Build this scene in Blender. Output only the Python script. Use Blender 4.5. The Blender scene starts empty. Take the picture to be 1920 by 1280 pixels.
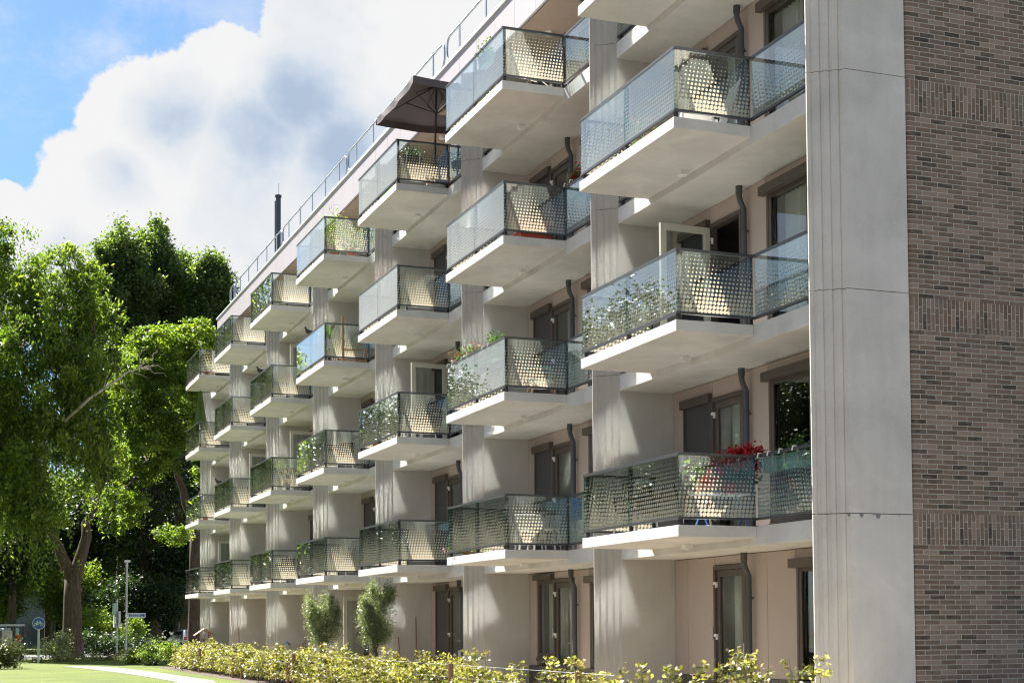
import bpy, math, random
import numpy as np
from mathutils import Vector, Matrix
R = math.radians
sc = bpy.context.scene
col = sc.collection
random.seed(7)
rng = np.random.default_rng(11)

# ------------------------------------------------------------------ camera
F_PX, YAW, PITCH, ROLL, PPY = 2825.2, 20.96, 2.589, -0.367, 1046.8
cam_d = bpy.data.cameras.new('camera')
cam = bpy.data.objects.new('camera', cam_d)
col.objects.link(cam)
cam_d.sensor_fit = 'HORIZONTAL'
cam_d.sensor_width = 36.0
cam_d.lens = 36.0 * F_PX / 1920.0
cam_d.shift_y = (PPY - 640.0) / 1920.0
cam_d.clip_start = 0.1
cam_d.clip_end = 3000
fw = Vector((math.sin(R(YAW)) * math.cos(R(PITCH)), math.cos(R(YAW)) * math.cos(R(PITCH)), math.sin(R(PITCH))))
rt = Vector((math.cos(R(YAW)), -math.sin(R(YAW)), 0))
up = rt.cross(fw)
r2 = rt * math.cos(R(ROLL)) + up * math.sin(R(ROLL))
u2 = -rt * math.sin(R(ROLL)) + up * math.cos(R(ROLL))
m3 = Matrix((r2, u2, -fw)).transposed()
cam.matrix_world = Matrix.Translation((0, 0, 1.5)) @ m3.to_4x4()
sc.camera = cam

# ------------------------------------------------------------------ light
SUN = Vector((-0.335, 0.83, 1.0)).normalized()          # towards the sun
SUN_EL = math.asin(SUN.z)
SUN_AZ = math.atan2(SUN.x, SUN.y)                       # clockwise from +Y
sd = bpy.data.lights.new('sun', 'SUN')
sd.energy = 5.0
sd.angle = R(0.53)
sd.color = (1.0, 0.96, 0.90)
so = bpy.data.objects.new('sun', sd)
col.objects.link(so)
so.rotation_euler = (-SUN).to_track_quat('-Z', 'Y').to_euler()
so.location = (0, 0, 60)

w = bpy.data.worlds.new('World')
sc.world = w
w.use_nodes = True
nt = w.node_tree
nt.nodes.clear()


class NG:
    """small helper for writing node trees"""
    def __init__(s, tree):
        s.t = tree
    def n(s, typ, **kw):
        nd = s.t.nodes.new(typ)
        for k, v in kw.items():
            if k.startswith('_'):
                setattr(nd, k[1:], v)
        return nd
    def val(s, sock, v):
        if hasattr(v, 'is_output'):
            s.t.links.new(v, sock)
        elif v is not None:
            sock.default_value = v
    def math(s, op, a, b=None, c=None, clamp=False):
        nd = s.t.nodes.new('ShaderNodeMath')
        nd.operation = op
        nd.use_clamp = clamp
        s.val(nd.inputs[0], a)
        if b is not None: s.val(nd.inputs[1], b)
        if c is not None: s.val(nd.inputs[2], c)
        return nd.outputs[0]
    def vmath(s, op, a, b=None):
        nd = s.t.nodes.new('ShaderNodeVectorMath')
        nd.operation = op
        s.val(nd.inputs[0], a)
        if b is not None: s.val(nd.inputs[1], b)
        return nd.outputs['Value'] if op in ('DOT_PRODUCT', 'LENGTH', 'DISTANCE') else nd.outputs[0]
    def mix(s, f, a, b):
        nd = s.t.nodes.new('ShaderNodeMix')
        nd.data_type = 'RGBA'
        s.val(nd.inputs[0], f)
        s.val(nd.inputs[6], a)
        s.val(nd.inputs[7], b)
        return nd.outputs[2]
    def ramp(s, f, stops, interp='LINEAR'):
        nd = s.t.nodes.new('ShaderNodeValToRGB')
        nd.color_ramp.interpolation = interp
        el = nd.color_ramp.elements
        while len(el) < len(stops): el.new(0.5)
        for e, (p, c) in zip(el, stops):
            e.position = p
            e.color = c if len(c) == 4 else (*c, 1)
        s.val(nd.inputs[0], f)
        return nd.outputs[0]
    def noise(s, vec, scale, detail=4, rough=0.55, dist=0.0, out=0):
        nd = s.t.nodes.new('ShaderNodeTexNoise')
        s.val(nd.inputs['Vector'], vec)
        nd.inputs['Scale'].default_value = scale
        nd.inputs['Detail'].default_value = detail
        nd.inputs['Roughness'].default_value = rough
        nd.inputs['Distortion'].default_value = dist
        return nd.outputs[out]
    def rng_(s, v, a, b, c, d, typ='LINEAR'):
        nd = s.t.nodes.new('ShaderNodeMapRange')
        nd.interpolation_type = typ
        s.val(nd.inputs[0], v)
        for i, q in enumerate((a, b, c, d)): nd.inputs[i + 1].default_value = q
        return nd.outputs[0]


def pdir(x, y):
    d = fw + r2 * ((x - 960) / F_PX) + u2 * ((PPY - y) / F_PX)
    return d.normalized()


g = NG(nt)
sky = nt.nodes.new('ShaderNodeTexSky')
sky.sky_type = 'NISHITA'
sky.sun_disc = False
sky.sun_elevation = SUN_EL
sky.sun_rotation = SUN_AZ
sky.air_density = 1.0
sky.dust_density = 0.6
sky.ozone_density = 1.5
tc = nt.nodes.new('ShaderNodeTexCoord')
dirv = tc.outputs['Generated']
# cumulus: a few broad cloud banks placed by bearing and height, broken up by fractal noise
banks = [((500, 330), 4.8), ((300, 240), 2.8), ((700, 250), 5.0), ((250, 390), 3.4), ((420, 150), 2.2), ((900, 60), 4.5),
         ((130, 470), 2.4), ((-80, 560), 3.0), ((650, 60), 3.4), ((-250, 640), 4.0), ((10, 395), 1.1), ((560, 600), 6.0)]
wn = g.noise(dirv, 9.0, 6, 0.6, 0.0, 1)
wob = g.vmath('SCALE', g.vmath('SUBTRACT', wn, (0.5, 0.5, 0.5)))
wob.node.inputs['Scale'].default_value = 0.05
dw = g.vmath('ADD', dirv, wob)
dens = None
for (bx, by), rad in banks:
    dd = pdir(bx, by)
    dist = g.vmath('DISTANCE', dw, tuple(dd))
    v = g.rng_(dist, R(rad) * 1.25, R(rad) * 0.55, 0.0, 1.0, 'SMOOTHSTEP')
    dens = v if dens is None else g.math('MAXIMUM', dens, v)
f1 = g.noise(dirv, 14.0, 9, 0.6)
edge = g.math('ADD', dens, g.rng_(f1, 0.3, 0.7, -0.45, 0.45))
# scattered clouds everywhere else in the sky dome
gen = g.rng_(g.noise(dirv, 2.6, 8, 0.58), 0.47, 0.60, 0.0, 1.0, 'SMOOTHSTEP')
# keep the blue hole up left
hole = g.rng_(g.vmath('DISTANCE', dw, tuple(pdir(60, 120))), R(9), R(4.5), 1.0, 0.0, 'SMOOTHSTEP')
gen = g.math('MULTIPLY', gen, hole)
hole2 = g.rng_(g.vmath('DISTANCE', dw, tuple(pdir(400, 400))), R(13), R(9), 1.0, 0.0, 'SMOOTHSTEP')
gen = g.math('MULTIPLY', gen, hole2)
mask = g.math('MAXIMUM', g.rng_(edge, 0.38, 0.62, 0, 1, 'SMOOTHSTEP'), gen)
mask = g.math('MULTIPLY', mask, g.rng_(f1, 0.2, 0.45, 0.88, 1.0))
wisp = g.rng_(g.noise(dirv, 8.0, 8, 0.64, 0.3), 0.44, 0.72, 0.0, 0.6, 'SMOOTHSTEP')
mask = g.math('MAXIMUM', mask, wisp)
veil_dir = (math.sin(R(-34)) * math.cos(R(18)), math.cos(R(-34)) * math.cos(R(18)), math.sin(R(18)))
veil = g.rng_(g.vmath('DISTANCE', dw, veil_dir), R(27), R(14), 0.0, 0.62, 'SMOOTHSTEP')
mask = g.math('MAXIMUM', mask, veil)
shade = g.noise(dw, 7.5, 5, 0.55)
shade_b = g.noise(dirv, 22.0, 5, 0.6)
sh = None
for (bx, by), rad in (((330, 225), 2.6), ((470, 270), 3.0), ((640, 320), 3.0), ((230, 330), 1.6), ((560, 200), 2.2), ((120, 480), 1.5)):
    v = g.rng_(g.vmath('DISTANCE', dw, tuple(pdir(bx, by))), R(rad) * 1.15, 0.0, 0.0, 1.0, 'SMOOTHSTEP')
    sh = v if sh is None else g.math('MAXIMUM', sh, v)
sh = g.math('ADD', g.math('MULTIPLY', sh, 0.8), g.rng_(g.math('ADD', g.math('MULTIPLY', shade, 0.65), g.math('MULTIPLY', shade_b, 0.35)), 0.35, 0.65, -0.35, 0.45), clamp=True)
cloudcol = g.ramp(sh, [(0.0, (1.02, 1.02, 1.02)), (0.45, (0.86, 0.91, 0.97)), (0.75, (0.66, 0.76, 0.90)), (1.0, (0.50, 0.62, 0.79))])
cs = g.vmath('SCALE', cloudcol)
cs.node.inputs['Scale'].default_value = 3.1
skym = g.mix(1.0, sky.outputs[0], (1, 1, 1, 1))
mul = nt.nodes.new('ShaderNodeMix'); mul.data_type = 'RGBA'; mul.blend_type = 'MULTIPLY'
mul.inputs[0].default_value = 1.0
nt.links.new(sky.outputs[0], mul.inputs[6])
mul.inputs[7].default_value = (0.33, 0.44, 0.53, 1)
behind = g.rng_(g.vmath('DOT_PRODUCT', dirv, tuple(fw)), -0.1, 0.6, 0.52, 1.0, 'SMOOTHSTEP')
cs2 = g.vmath('SCALE', cs)
g.val(cs2.node.inputs['Scale'], behind)
skc = g.mix(mask, mul.outputs[2], cs2)
bg = nt.nodes.new('ShaderNodeBackground')
nt.links.new(skc, bg.inputs[0])
bg.inputs[1].default_value = 0.083
wo = nt.nodes.new('ShaderNodeOutputWorld')
nt.links.new(bg.outputs[0], wo.inputs[0])

sc.view_settings.view_transform = 'Standard'
sc.view_settings.look = 'None'
sc.view_settings.exposure = 1.80
sc.view_settings.gamma = 1
sc.render.engine = 'CYCLES'
cy = sc.cycles
cy.use_denoising = True
cy.max_bounces = 12
cy.diffuse_bounces = 4
cy.glossy_bounces = 5
cy.transmission_bounces = 6
cy.transparent_max_bounces = 24
cy.caustics_reflective = True
cy.caustics_refractive = False
cy.sample_clamp_indirect = 60.0
cy.filter_width = 1.15
cy.blur_glossy = 0.0

# ------------------------------------------------------------------ materials
M = {}


def newmat(name):
    m = bpy.data.materials.new(name)
    m.use_nodes = True
    M[name] = m
    t = m.node_tree
    b = t.nodes['Principled BSDF']
    return m, NG(t), b


def objco(g):
    return g.n('ShaderNodeNewGeometry').outputs['Position']


def mapping(g, vec, scale=(1, 1, 1), loc=(0, 0, 0), rot=(0, 0, 0)):
    nd = g.n('ShaderNodeMapping')
    g.val(nd.inputs[0], vec)
    nd.inputs['Location'].default_value = loc
    nd.inputs['Scale'].default_value = scale
    nd.inputs['Rotation'].default_value = rot
    return nd.outputs[0]


def bump(g, b, h, strength, dist=0.01):
    nd = g.n('ShaderNodeBump')
    nd.inputs['Strength'].default_value = strength
    nd.inputs['Distance'].default_value = dist
    g.val(nd.inputs['Height'], h)
    g.t.links.new(nd.outputs[0], b.inputs['Normal'])


def simple(name, c, rough=0.6, metal=0.0, var=0.12, scale=3.0, spec=0.5, bmp=0.0, bscale=60):
    m, g, b = newmat(name)
    p = objco(g)
    n1 = g.noise(p, scale, 5, 0.6)
    lo = tuple(max(0, x * (1 - var)) for x in c) + (1,)
    hi = tuple(min(1, x * (1 + var)) for x in c) + (1,)
    g.val(b.inputs['Base Color'], g.mix(g.rng_(n1, 0.3, 0.7, 0, 1), lo, hi))
    b.inputs['Roughness'].default_value = rough
    b.inputs['Metallic'].default_value = metal
    b.inputs['Specular IOR Level'].default_value = spec
    if bmp: bump(g, b, g.noise(p, bscale, 4), bmp)
    return m


def concrete(name, c, warm=0.0, stain=0.12):
    m, g, b = newmat(name)
    p = objco(g)
    big = g.noise(p, 0.9, 6, 0.62, 0.6)
    streak = g.noise(mapping(g, p, (3.0, 3.0, 0.35)), 2.2, 5, 0.6)
    fine = g.noise(p, 42, 3, 0.7)
    f = g.math('ADD', g.math('ADD', g.math('MULTIPLY', big, 0.62), g.math('MULTIPLY', streak, 0.16)), g.math('MULTIPLY', fine, 0.22))
    lo = tuple(x * (1 - stain) for x in c) + (1,)
    hi = tuple(min(1, x * (1 + stain * 0.7)) for x in c) + (1,)
    base = g.mix(g.rng_(f, 0.36, 0.62, 0, 1), lo, hi)
    # small air holes
    vo = g.n('ShaderNodeTexVoronoi')
    vo.inputs['Scale'].default_value = 7.0
    g.val(vo.inputs['Vector'], p)
    hole = g.rng_(vo.outputs[0], 0.012, 0.05, 0.75, 1.0)
    sc_ = g.n('ShaderNodeMix'); sc_.data_type = 'RGBA'; sc_.blend_type = 'MULTIPLY'
    sc_.inputs[0].default_value = 1
    g.val(sc_.inputs[6], base)
    g.val(sc_.inputs[7], hole)
    g.val(b.inputs['Base Color'], sc_.outputs[2])
    b.inputs['Roughness'].default_value = 0.85
    b.inputs['Specular IOR Level'].default_value = 0.25
    bump(g, b, g.noise(p, 90, 3), 0.12, 0.004)
    return m


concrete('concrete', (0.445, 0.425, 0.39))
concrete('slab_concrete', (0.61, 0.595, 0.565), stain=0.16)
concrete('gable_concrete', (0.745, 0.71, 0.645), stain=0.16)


simple('damp_concrete', (0.25, 0.245, 0.235), 0.7, var=0.2, scale=20)


def brick_mat(name, vertical=False):
    m, g, b = newmat(name)
    tcn = g.n('ShaderNodeUVMap')
    uv = tcn.outputs[0]
    if vertical:
        uv = mapping(g, uv, (1, 1, 1), (0, 0, 0), (0, 0, R(90)))
    bt = g.n('ShaderNodeTexBrick')
    bt.offset = 0.37
    bt.offset_frequency = 2
    bt.squash = 1.0
    g.val(bt.inputs['Vector'], uv)
    bt.inputs['Scale'].default_value = 1.0
    bt.inputs['Brick Width'].default_value = 0.245 if not vertical else 0.225
    bt.inputs['Row Height'].default_value = 0.0655
    bt.inputs['Mortar Size'].default_value = 0.0055
    bt.inputs['Mortar Smooth'].default_value = 0.15
    bt.inputs['Bias'].default_value = 0.0
    bt.inputs['Color1'].default_value = (0, 0, 0, 1)
    bt.inputs['Color2'].default_value = (1, 1, 1, 1)
    bt.inputs['Mortar'].default_value = (0.5, 0.5, 0.5, 1)
    cr = g.ramp(bt.outputs['Color'], [(0.0, (0.06, 0.048, 0.038)), (0.08, (0.12, 0.092, 0.068)), (0.16, (0.18, 0.13, 0.085)),
                                       (0.55, (0.24, 0.170, 0.122)), (0.8, (0.305, 0.220, 0.162)), (1.0, (0.40, 0.30, 0.225))])
    p = objco(g)
    sm = g.noise(mapping(g, p, (6, 6, 20)), 2.0, 4, 0.65)
    cr = g.mix(g.rng_(sm, 0.42, 0.75, 0, 0.6), cr, (0.36, 0.28, 0.222, 1))
    sm2 = g.noise(p, 45, 3, 0.6)
    cr = g.mix(g.rng_(sm2, 0.5, 0.8, 0, 0.4), cr, (0.08, 0.065, 0.055, 1))
    mort = g.mix(g.noise(p, 12, 3), (0.50, 0.47, 0.40, 1), (0.62, 0.58, 0.50, 1))
    g.val(b.inputs['Base Color'], g.mix(bt.outputs['Fac'], cr, mort))
    b.inputs['Roughness'].default_value = 0.88
    b.inputs['Specular IOR Level'].default_value = 0.3
    h = g.math('ADD', g.math('MULTIPLY', g.math('SUBTRACT', 1.0, bt.outputs['Fac']), 1.0), g.math('MULTIPLY', sm2, 0.3))
    bump(g, b, h, 0.7, 0.006)
    return m


brick_mat('brick')
brick_mat('brick_soldier', True)

simple('panel', (0.42, 0.345, 0.30), 0.55, var=0.04, scale=0.7)
simple('panel_lilac', (0.47, 0.43, 0.445), 0.5, var=0.03, scale=0.5)
simple('soffit_brown', (0.36, 0.27, 0.215), 0.6, var=0.06)
simple('plinth', (0.10, 0.085, 0.078), 0.7)
simple('frame_taupe', (0.078, 0.062, 0.050), 0.45, var=0.08)
simple('frame_cream', (0.50, 0.49, 0.42), 0.45, var=0.05)
simple('screen_fabric', (0.062, 0.058, 0.056), 0.75, var=0.08, bmp=0.2, bscale=300)
simple('rail_metal', (0.10, 0.102, 0.108), 0.38, 0.6, var=0.1)
simple('rail_dark', (0.035, 0.035, 0.038), 0.45, 0.3, var=0.1)
simple('galvanised', (0.42, 0.45, 0.48), 0.38, 0.85, var=0.15, scale=9)
simple('pipe_grey', (0.075, 0.08, 0.086), 0.5, 0.2, var=0.08)
simple('steel', (0.62, 0.62, 0.62), 0.3, 0.8, var=0.05)
simple('white_plastic', (0.75, 0.75, 0.72), 0.4, var=0.04)
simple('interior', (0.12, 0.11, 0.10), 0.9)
simple('curtain', (0.62, 0.60, 0.54), 0.9, var=0.1)
simple('pvc_black', (0.02, 0.02, 0.022), 0.5)
simple('wood', (0.34, 0.20, 0.11), 0.75, var=0.3, scale=14)
simple('wood_grey', (0.30, 0.25, 0.20), 0.85, var=0.3, scale=14)
simple('wood_red', (0.22, 0.10, 0.055), 0.7, var=0.2, scale=12)
simple('orange', (0.40, 0.06, 0.02), 0.45)
simple('chair_white', (0.5, 0.5, 0.48), 0.5, var=0.05)
simple('planter_green', (0.30, 0.48, 0.42), 0.5, var=0.06)
simple('parasol_taupe', (0.115, 0.095, 0.105), 0.85, var=0.08)
simple('parasol_green', (0.10, 0.16, 0.035), 0.85, var=0.15, scale=8)
simple('blue_enamel', (0.02, 0.10, 0.36), 0.4, var=0.03)
simple('white_enamel', (0.78, 0.80, 0.80), 0.45, var=0.02)
simple('blue_cloth', (0.06, 0.14, 0.32), 0.9, var=0.3)
simple('red_petals', (0.52, 0.012, 0.02), 0.6, var=0.35, scale=25)
simple('pink_petals', (0.62, 0.16, 0.25), 0.6, var=0.3, scale=25)
simple('terracotta', (0.36, 0.15, 0.08), 0.8)
simple('rattan', (0.27, 0.155, 0.085), 0.6, var=0.3, scale=30)
simple('pigeon_grey', (0.045, 0.047, 0.055), 0.6, var=0.4, scale=20)
simple('grey_render', (0.26, 0.31, 0.36), 0.8, var=0.08)
simple('asphalt', (0.12, 0.12, 0.12), 0.9, var=0.2, scale=4)
simple('car_silver', (0.55, 0.57, 0.6), 0.25, 0.5, var=0.02)
simple('car_glass', (0.02, 0.025, 0.03), 0.05)
simple('car_red', (0.45, 0.01, 0.012), 0.25)
simple('rubber', (0.02, 0.02, 0.02), 0.8)
simple('poster', (0.50, 0.48, 0.42), 0.5, var=0.3, scale=2.5)
simple('grey_stone', (0.40, 0.39, 0.36), 0.8)
simple('black_cloth', (0.012, 0.012, 0.014), 0.9)
simple('deck_wood', (0.42, 0.27, 0.16), 0.7, var=0.2, scale=6)


def leafmat(name, lo, mid, hi, trans=0.45, rough=0.45):
    m = bpy.data.materials.new(name)
    m.use_nodes = True
    M[name] = m
    t = m.node_tree
    t.nodes.clear()
    g = NG(t)
    uvn = g.n('ShaderNodeUVMap')
    sep = g.n('ShaderNodeSeparateXYZ')
    t.links.new(uvn.outputs[0], sep.inputs[0])
    c = g.ramp(sep.outputs[0], [(0.0, lo), (0.5, mid), (1.0, hi)])
    br = g.n('ShaderNodeBsdfPrincipled')
    t.links.new(c, br.inputs['Base Color'])
    br.inputs['Roughness'].default_value = rough
    br.inputs['Specular IOR Level'].default_value = 0.55
    tr = g.n('ShaderNodeBsdfTranslucent')
    c2 = g.n('ShaderNodeMix'); c2.data_type = 'RGBA'; c2.blend_type = 'MULTIPLY'
    c2.inputs[0].default_value = 1.0
    t.links.new(c, c2.inputs[6])
    c2.inputs[7].default_value = (1.85, 1.9, 0.6, 1)
    t.links.new(c2.outputs[2], tr.inputs[0])
    mx = g.n('ShaderNodeMixShader')
    mx.inputs[0].default_value = trans
    t.links.new(br.outputs[0], mx.inputs[1])
    t.links.new(tr.outputs[0], mx.inputs[2])
    o = g.n('ShaderNodeOutputMaterial')
    t.links.new(mx.outputs[0], o.inputs[0])
    return m


leafmat('leaf_birch', (0.035, 0.065, 0.015), (0.10, 0.16, 0.035), (0.29, 0.35, 0.07), 0.55)
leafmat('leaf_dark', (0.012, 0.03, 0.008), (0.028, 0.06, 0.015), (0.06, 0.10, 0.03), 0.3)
leafmat('leaf_poplar', (0.03, 0.06, 0.018), (0.08, 0.13, 0.045), (0.22, 0.28, 0.13), 0.48, 0.3)
leafmat('leaf_avenue', (0.025, 0.04, 0.02), (0.05, 0.075, 0.035), (0.13, 0.16, 0.09), 0.22)
leafmat('leaf_light', (0.04, 0.08, 0.014), (0.125, 0.19, 0.035), (0.30, 0.37, 0.065), 0.55)
leafmat('leaf_olive', (0.05, 0.075, 0.035), (0.15, 0.19, 0.10), (0.44, 0.48, 0.37), 0.3, 0.4)
leafmat('leaf_beech', (0.035, 0.045, 0.015), (0.15, 0.165, 0.05), (0.38, 0.37, 0.14), 0.36, 0.3)
leafmat('leaf_beech_pale', (0.09, 0.05, 0.03), (0.30, 0.24, 0.14), (0.62, 0.57, 0.43), 0.33, 0.3)
leafmat('leaf_darkhedge', (0.02, 0.03, 0.01), (0.05, 0.06, 0.02), (0.22, 0.24, 0.10), 0.3, 0.3)
leafmat('leaf_pot', (0.03, 0.08, 0.015), (0.06, 0.13, 0.03), (0.14, 0.22, 0.06), 0.4)

simple('dead_wood', (0.42, 0.36, 0.29), 0.8, var=0.3, scale=6)
# bark
m, g, b = newmat('bark')
p = mapping(g, objco(g), (9, 9, 1.4))
f = g.noise(p, 1.6, 7, 0.7, 0.8)
g.val(b.inputs['Base Color'], g.ramp(f, [(0.3, (0.022, 0.016, 0.011)), (0.5, (0.085, 0.06, 0.042)), (0.7, (0.17, 0.13, 0.095))]))
b.inputs['Roughness'].default_value = 0.95
bump(g, b, f, 0.9, 0.05)
m, g, b = newmat('bark_olive')
p = mapping(g, objco(g), (20, 20, 5))
f = g.noise(p, 1.6, 6, 0.7, 0.8)
g.val(b.inputs['Base Color'], g.ramp(f, [(0.3, (0.05, 0.04, 0.03)), (0.7, (0.22, 0.17, 0.12))]))
b.inputs['Roughness'].default_value = 0.95
bump(g, b, f, 0.8, 0.02)

# grass
m, g, b = newmat('grass')
p = objco(g)
f = g.math('ADD', g.math('MULTIPLY', g.noise(p, 0.35, 6, 0.65), 0.55), g.math('MULTIPLY', g.noise(p, 30, 3, 0.7), 0.45))
g.val(b.inputs['Base Color'], g.ramp(f, [(0.35, (0.06, 0.09, 0.010)), (0.5, (0.105, 0.145, 0.013)), (0.65, (0.165, 0.195, 0.02))]))
b.inputs['Roughness'].default_value = 0.8
b.inputs['Specular IOR Level'].default_value = 0.2
bump(g, b, g.noise(p, 50, 3), 0.8, 0.03)
# paving
for nm, c1, c2 in (('path_paving', (0.16, 0.15, 0.138), (0.21, 0.197, 0.18)), ('terrace_paving', (0.48, 0.41, 0.31), (0.58, 0.50, 0.39))):
    m, g, b = newmat(nm)
    p = objco(g)
    bt = g.n('ShaderNodeTexBrick')
    g.val(bt.inputs['Vector'], p)
    bt.inputs['Scale'].default_value = 1.0
    bt.inputs['Brick Width'].default_value = 0.6
    bt.inputs['Row Height'].default_value = 0.4
    bt.inputs['Mortar Size'].default_value = 0.008
    bt.inputs['Color1'].default_value = (*c1, 1)
    bt.inputs['Color2'].default_value = (*c2, 1)
    bt.inputs['Mortar'].default_value = (0.14, 0.12, 0.10, 1)
    g.val(b.inputs['Base Color'], g.mix(g.rng_(g.noise(p, 2.5, 6), 0.4, 0.7, 0, 0.3), bt.outputs[0], (0.24, 0.21, 0.18, 1)))
    b.inputs['Roughness'].default_value = 0.85
# soil
simple('ground_mix', (0.10, 0.088, 0.07), 0.95, var=0.35, scale=2)
simple('soil', (0.10, 0.07, 0.05), 0.95, var=0.4, scale=9, bmp=0.6, bscale=25)


def glassmat(name, tint, dots=False, base_f=0.05, boost=1.0, curve=5.0, rough=0.0):
    """thin architectural glass: tinted see-through plus a mirror share that grows at grazing angles; optional printed dots"""
    m = bpy.data.materials.new(name)
    m.use_nodes = True
    M[name] = m
    t = m.node_tree
    t.nodes.clear()
    g = NG(t)
    geo = g.n('ShaderNodeNewGeometry')
    cosv = g.math('ABSOLUTE', g.vmath('DOT_PRODUCT', geo.outputs['Incoming'], geo.outputs['Normal']))
    fr = g.math('POWER', g.math('SUBTRACT', 1.0, cosv, clamp=True), curve)
    fr = g.math('ADD', g.math('MULTIPLY', fr, (1 - base_f) * boost), base_f, clamp=True)
    tr = g.n('ShaderNodeBsdfTransparent'); tr.inputs[0].default_value = (*tint, 1)
    gl = g.n('ShaderNodeBsdfGlossy'); gl.distribution = 'BECKMANN'
    gl.inputs['Roughness'].default_value = rough
    gl.inputs[0].default_value = (0.96, 1.0, 0.99, 1)
    mx = g.n('ShaderNodeMixShader')
    g.val(mx.inputs[0], fr)
    t.links.new(tr.outputs[0], mx.inputs[1])
    t.links.new(gl.outputs[0], mx.inputs[2])
    out = mx.outputs[0]
    if dots:
        uvn = g.n('ShaderNodeUVMap')
        sep = g.n('ShaderNodeSeparateXYZ')
        t.links.new(uvn.outputs[0], sep.inputs[0])
        a, bb = 0.062, 0.0605
        vr = g.math('DIVIDE', sep.outputs[1], bb)
        row = g.math('FLOOR', vr)
        uu = g.math('ADD', g.math('DIVIDE', sep.outputs[0], a), g.math('MULTIPLY', row, -0.19))
        fx = g.math('MULTIPLY', g.math('SUBTRACT', g.math('FRACT', uu), 0.5), a)
        fy = g.math('MULTIPLY', g.math('SUBTRACT', g.math('FRACT', vr), 0.5), bb)
        d = g.math('SQRT', g.math('ADD', g.math('MULTIPLY', fx, fx), g.math('MULTIPLY', fy, fy)))
        rad = g.rng_(row, -0.2, 14.2, 0.0305, 0.003)
        mk = g.math('LESS_THAN', d, rad)
        mk = g.math('MULTIPLY', mk, g.math('LESS_THAN', row, 14.0))
        df = g.n('ShaderNodeBsdfDiffuse'); df.inputs[0].default_value = (0.52, 0.49, 0.43, 1)
        tl = g.n('ShaderNodeBsdfTranslucent'); tl.inputs[0].default_value = (0.60, 0.50, 0.37, 1)
        m2 = g.n('ShaderNodeMixShader'); m2.inputs[0].default_value = 0.5
        t.links.new(df.outputs[0], m2.inputs[1]); t.links.new(tl.outputs[0], m2.inputs[2])
        m3_ = g.n('ShaderNodeMixShader')
        g.val(m3_.inputs[0], mk)
        t.links.new(out, m3_.inputs[1]); t.links.new(m2.outputs[0], m3_.inputs[2])
        out = m3_.outputs[0]
    o = g.n('ShaderNodeOutputMaterial')
    t.links.new(out, o.inputs[0])
    return m


glassmat('glass_clear', (0.84, 0.885, 0.875), base_f=0.13, boost=1.5, curve=4.0)
glassmat('glass_dots', (0.86, 0.91, 0.89), dots=True, base_f=0.07, boost=1.2, curve=4.5)
glassmat('glass_clear_satin', (0.90, 0.96, 0.945), base_f=0.27, boost=0.73, rough=0.13)
glassmat('glass_dots_satin', (0.93, 0.97, 0.955), dots=True, base_f=0.18, boost=0.8, rough=0.13)
glassmat('glass_edge', (0.35, 0.62, 0.52), base_f=0.15)
glassmat('window_glass', (0.80, 0.84, 0.82), base_f=0.07, boost=1.4)


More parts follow.
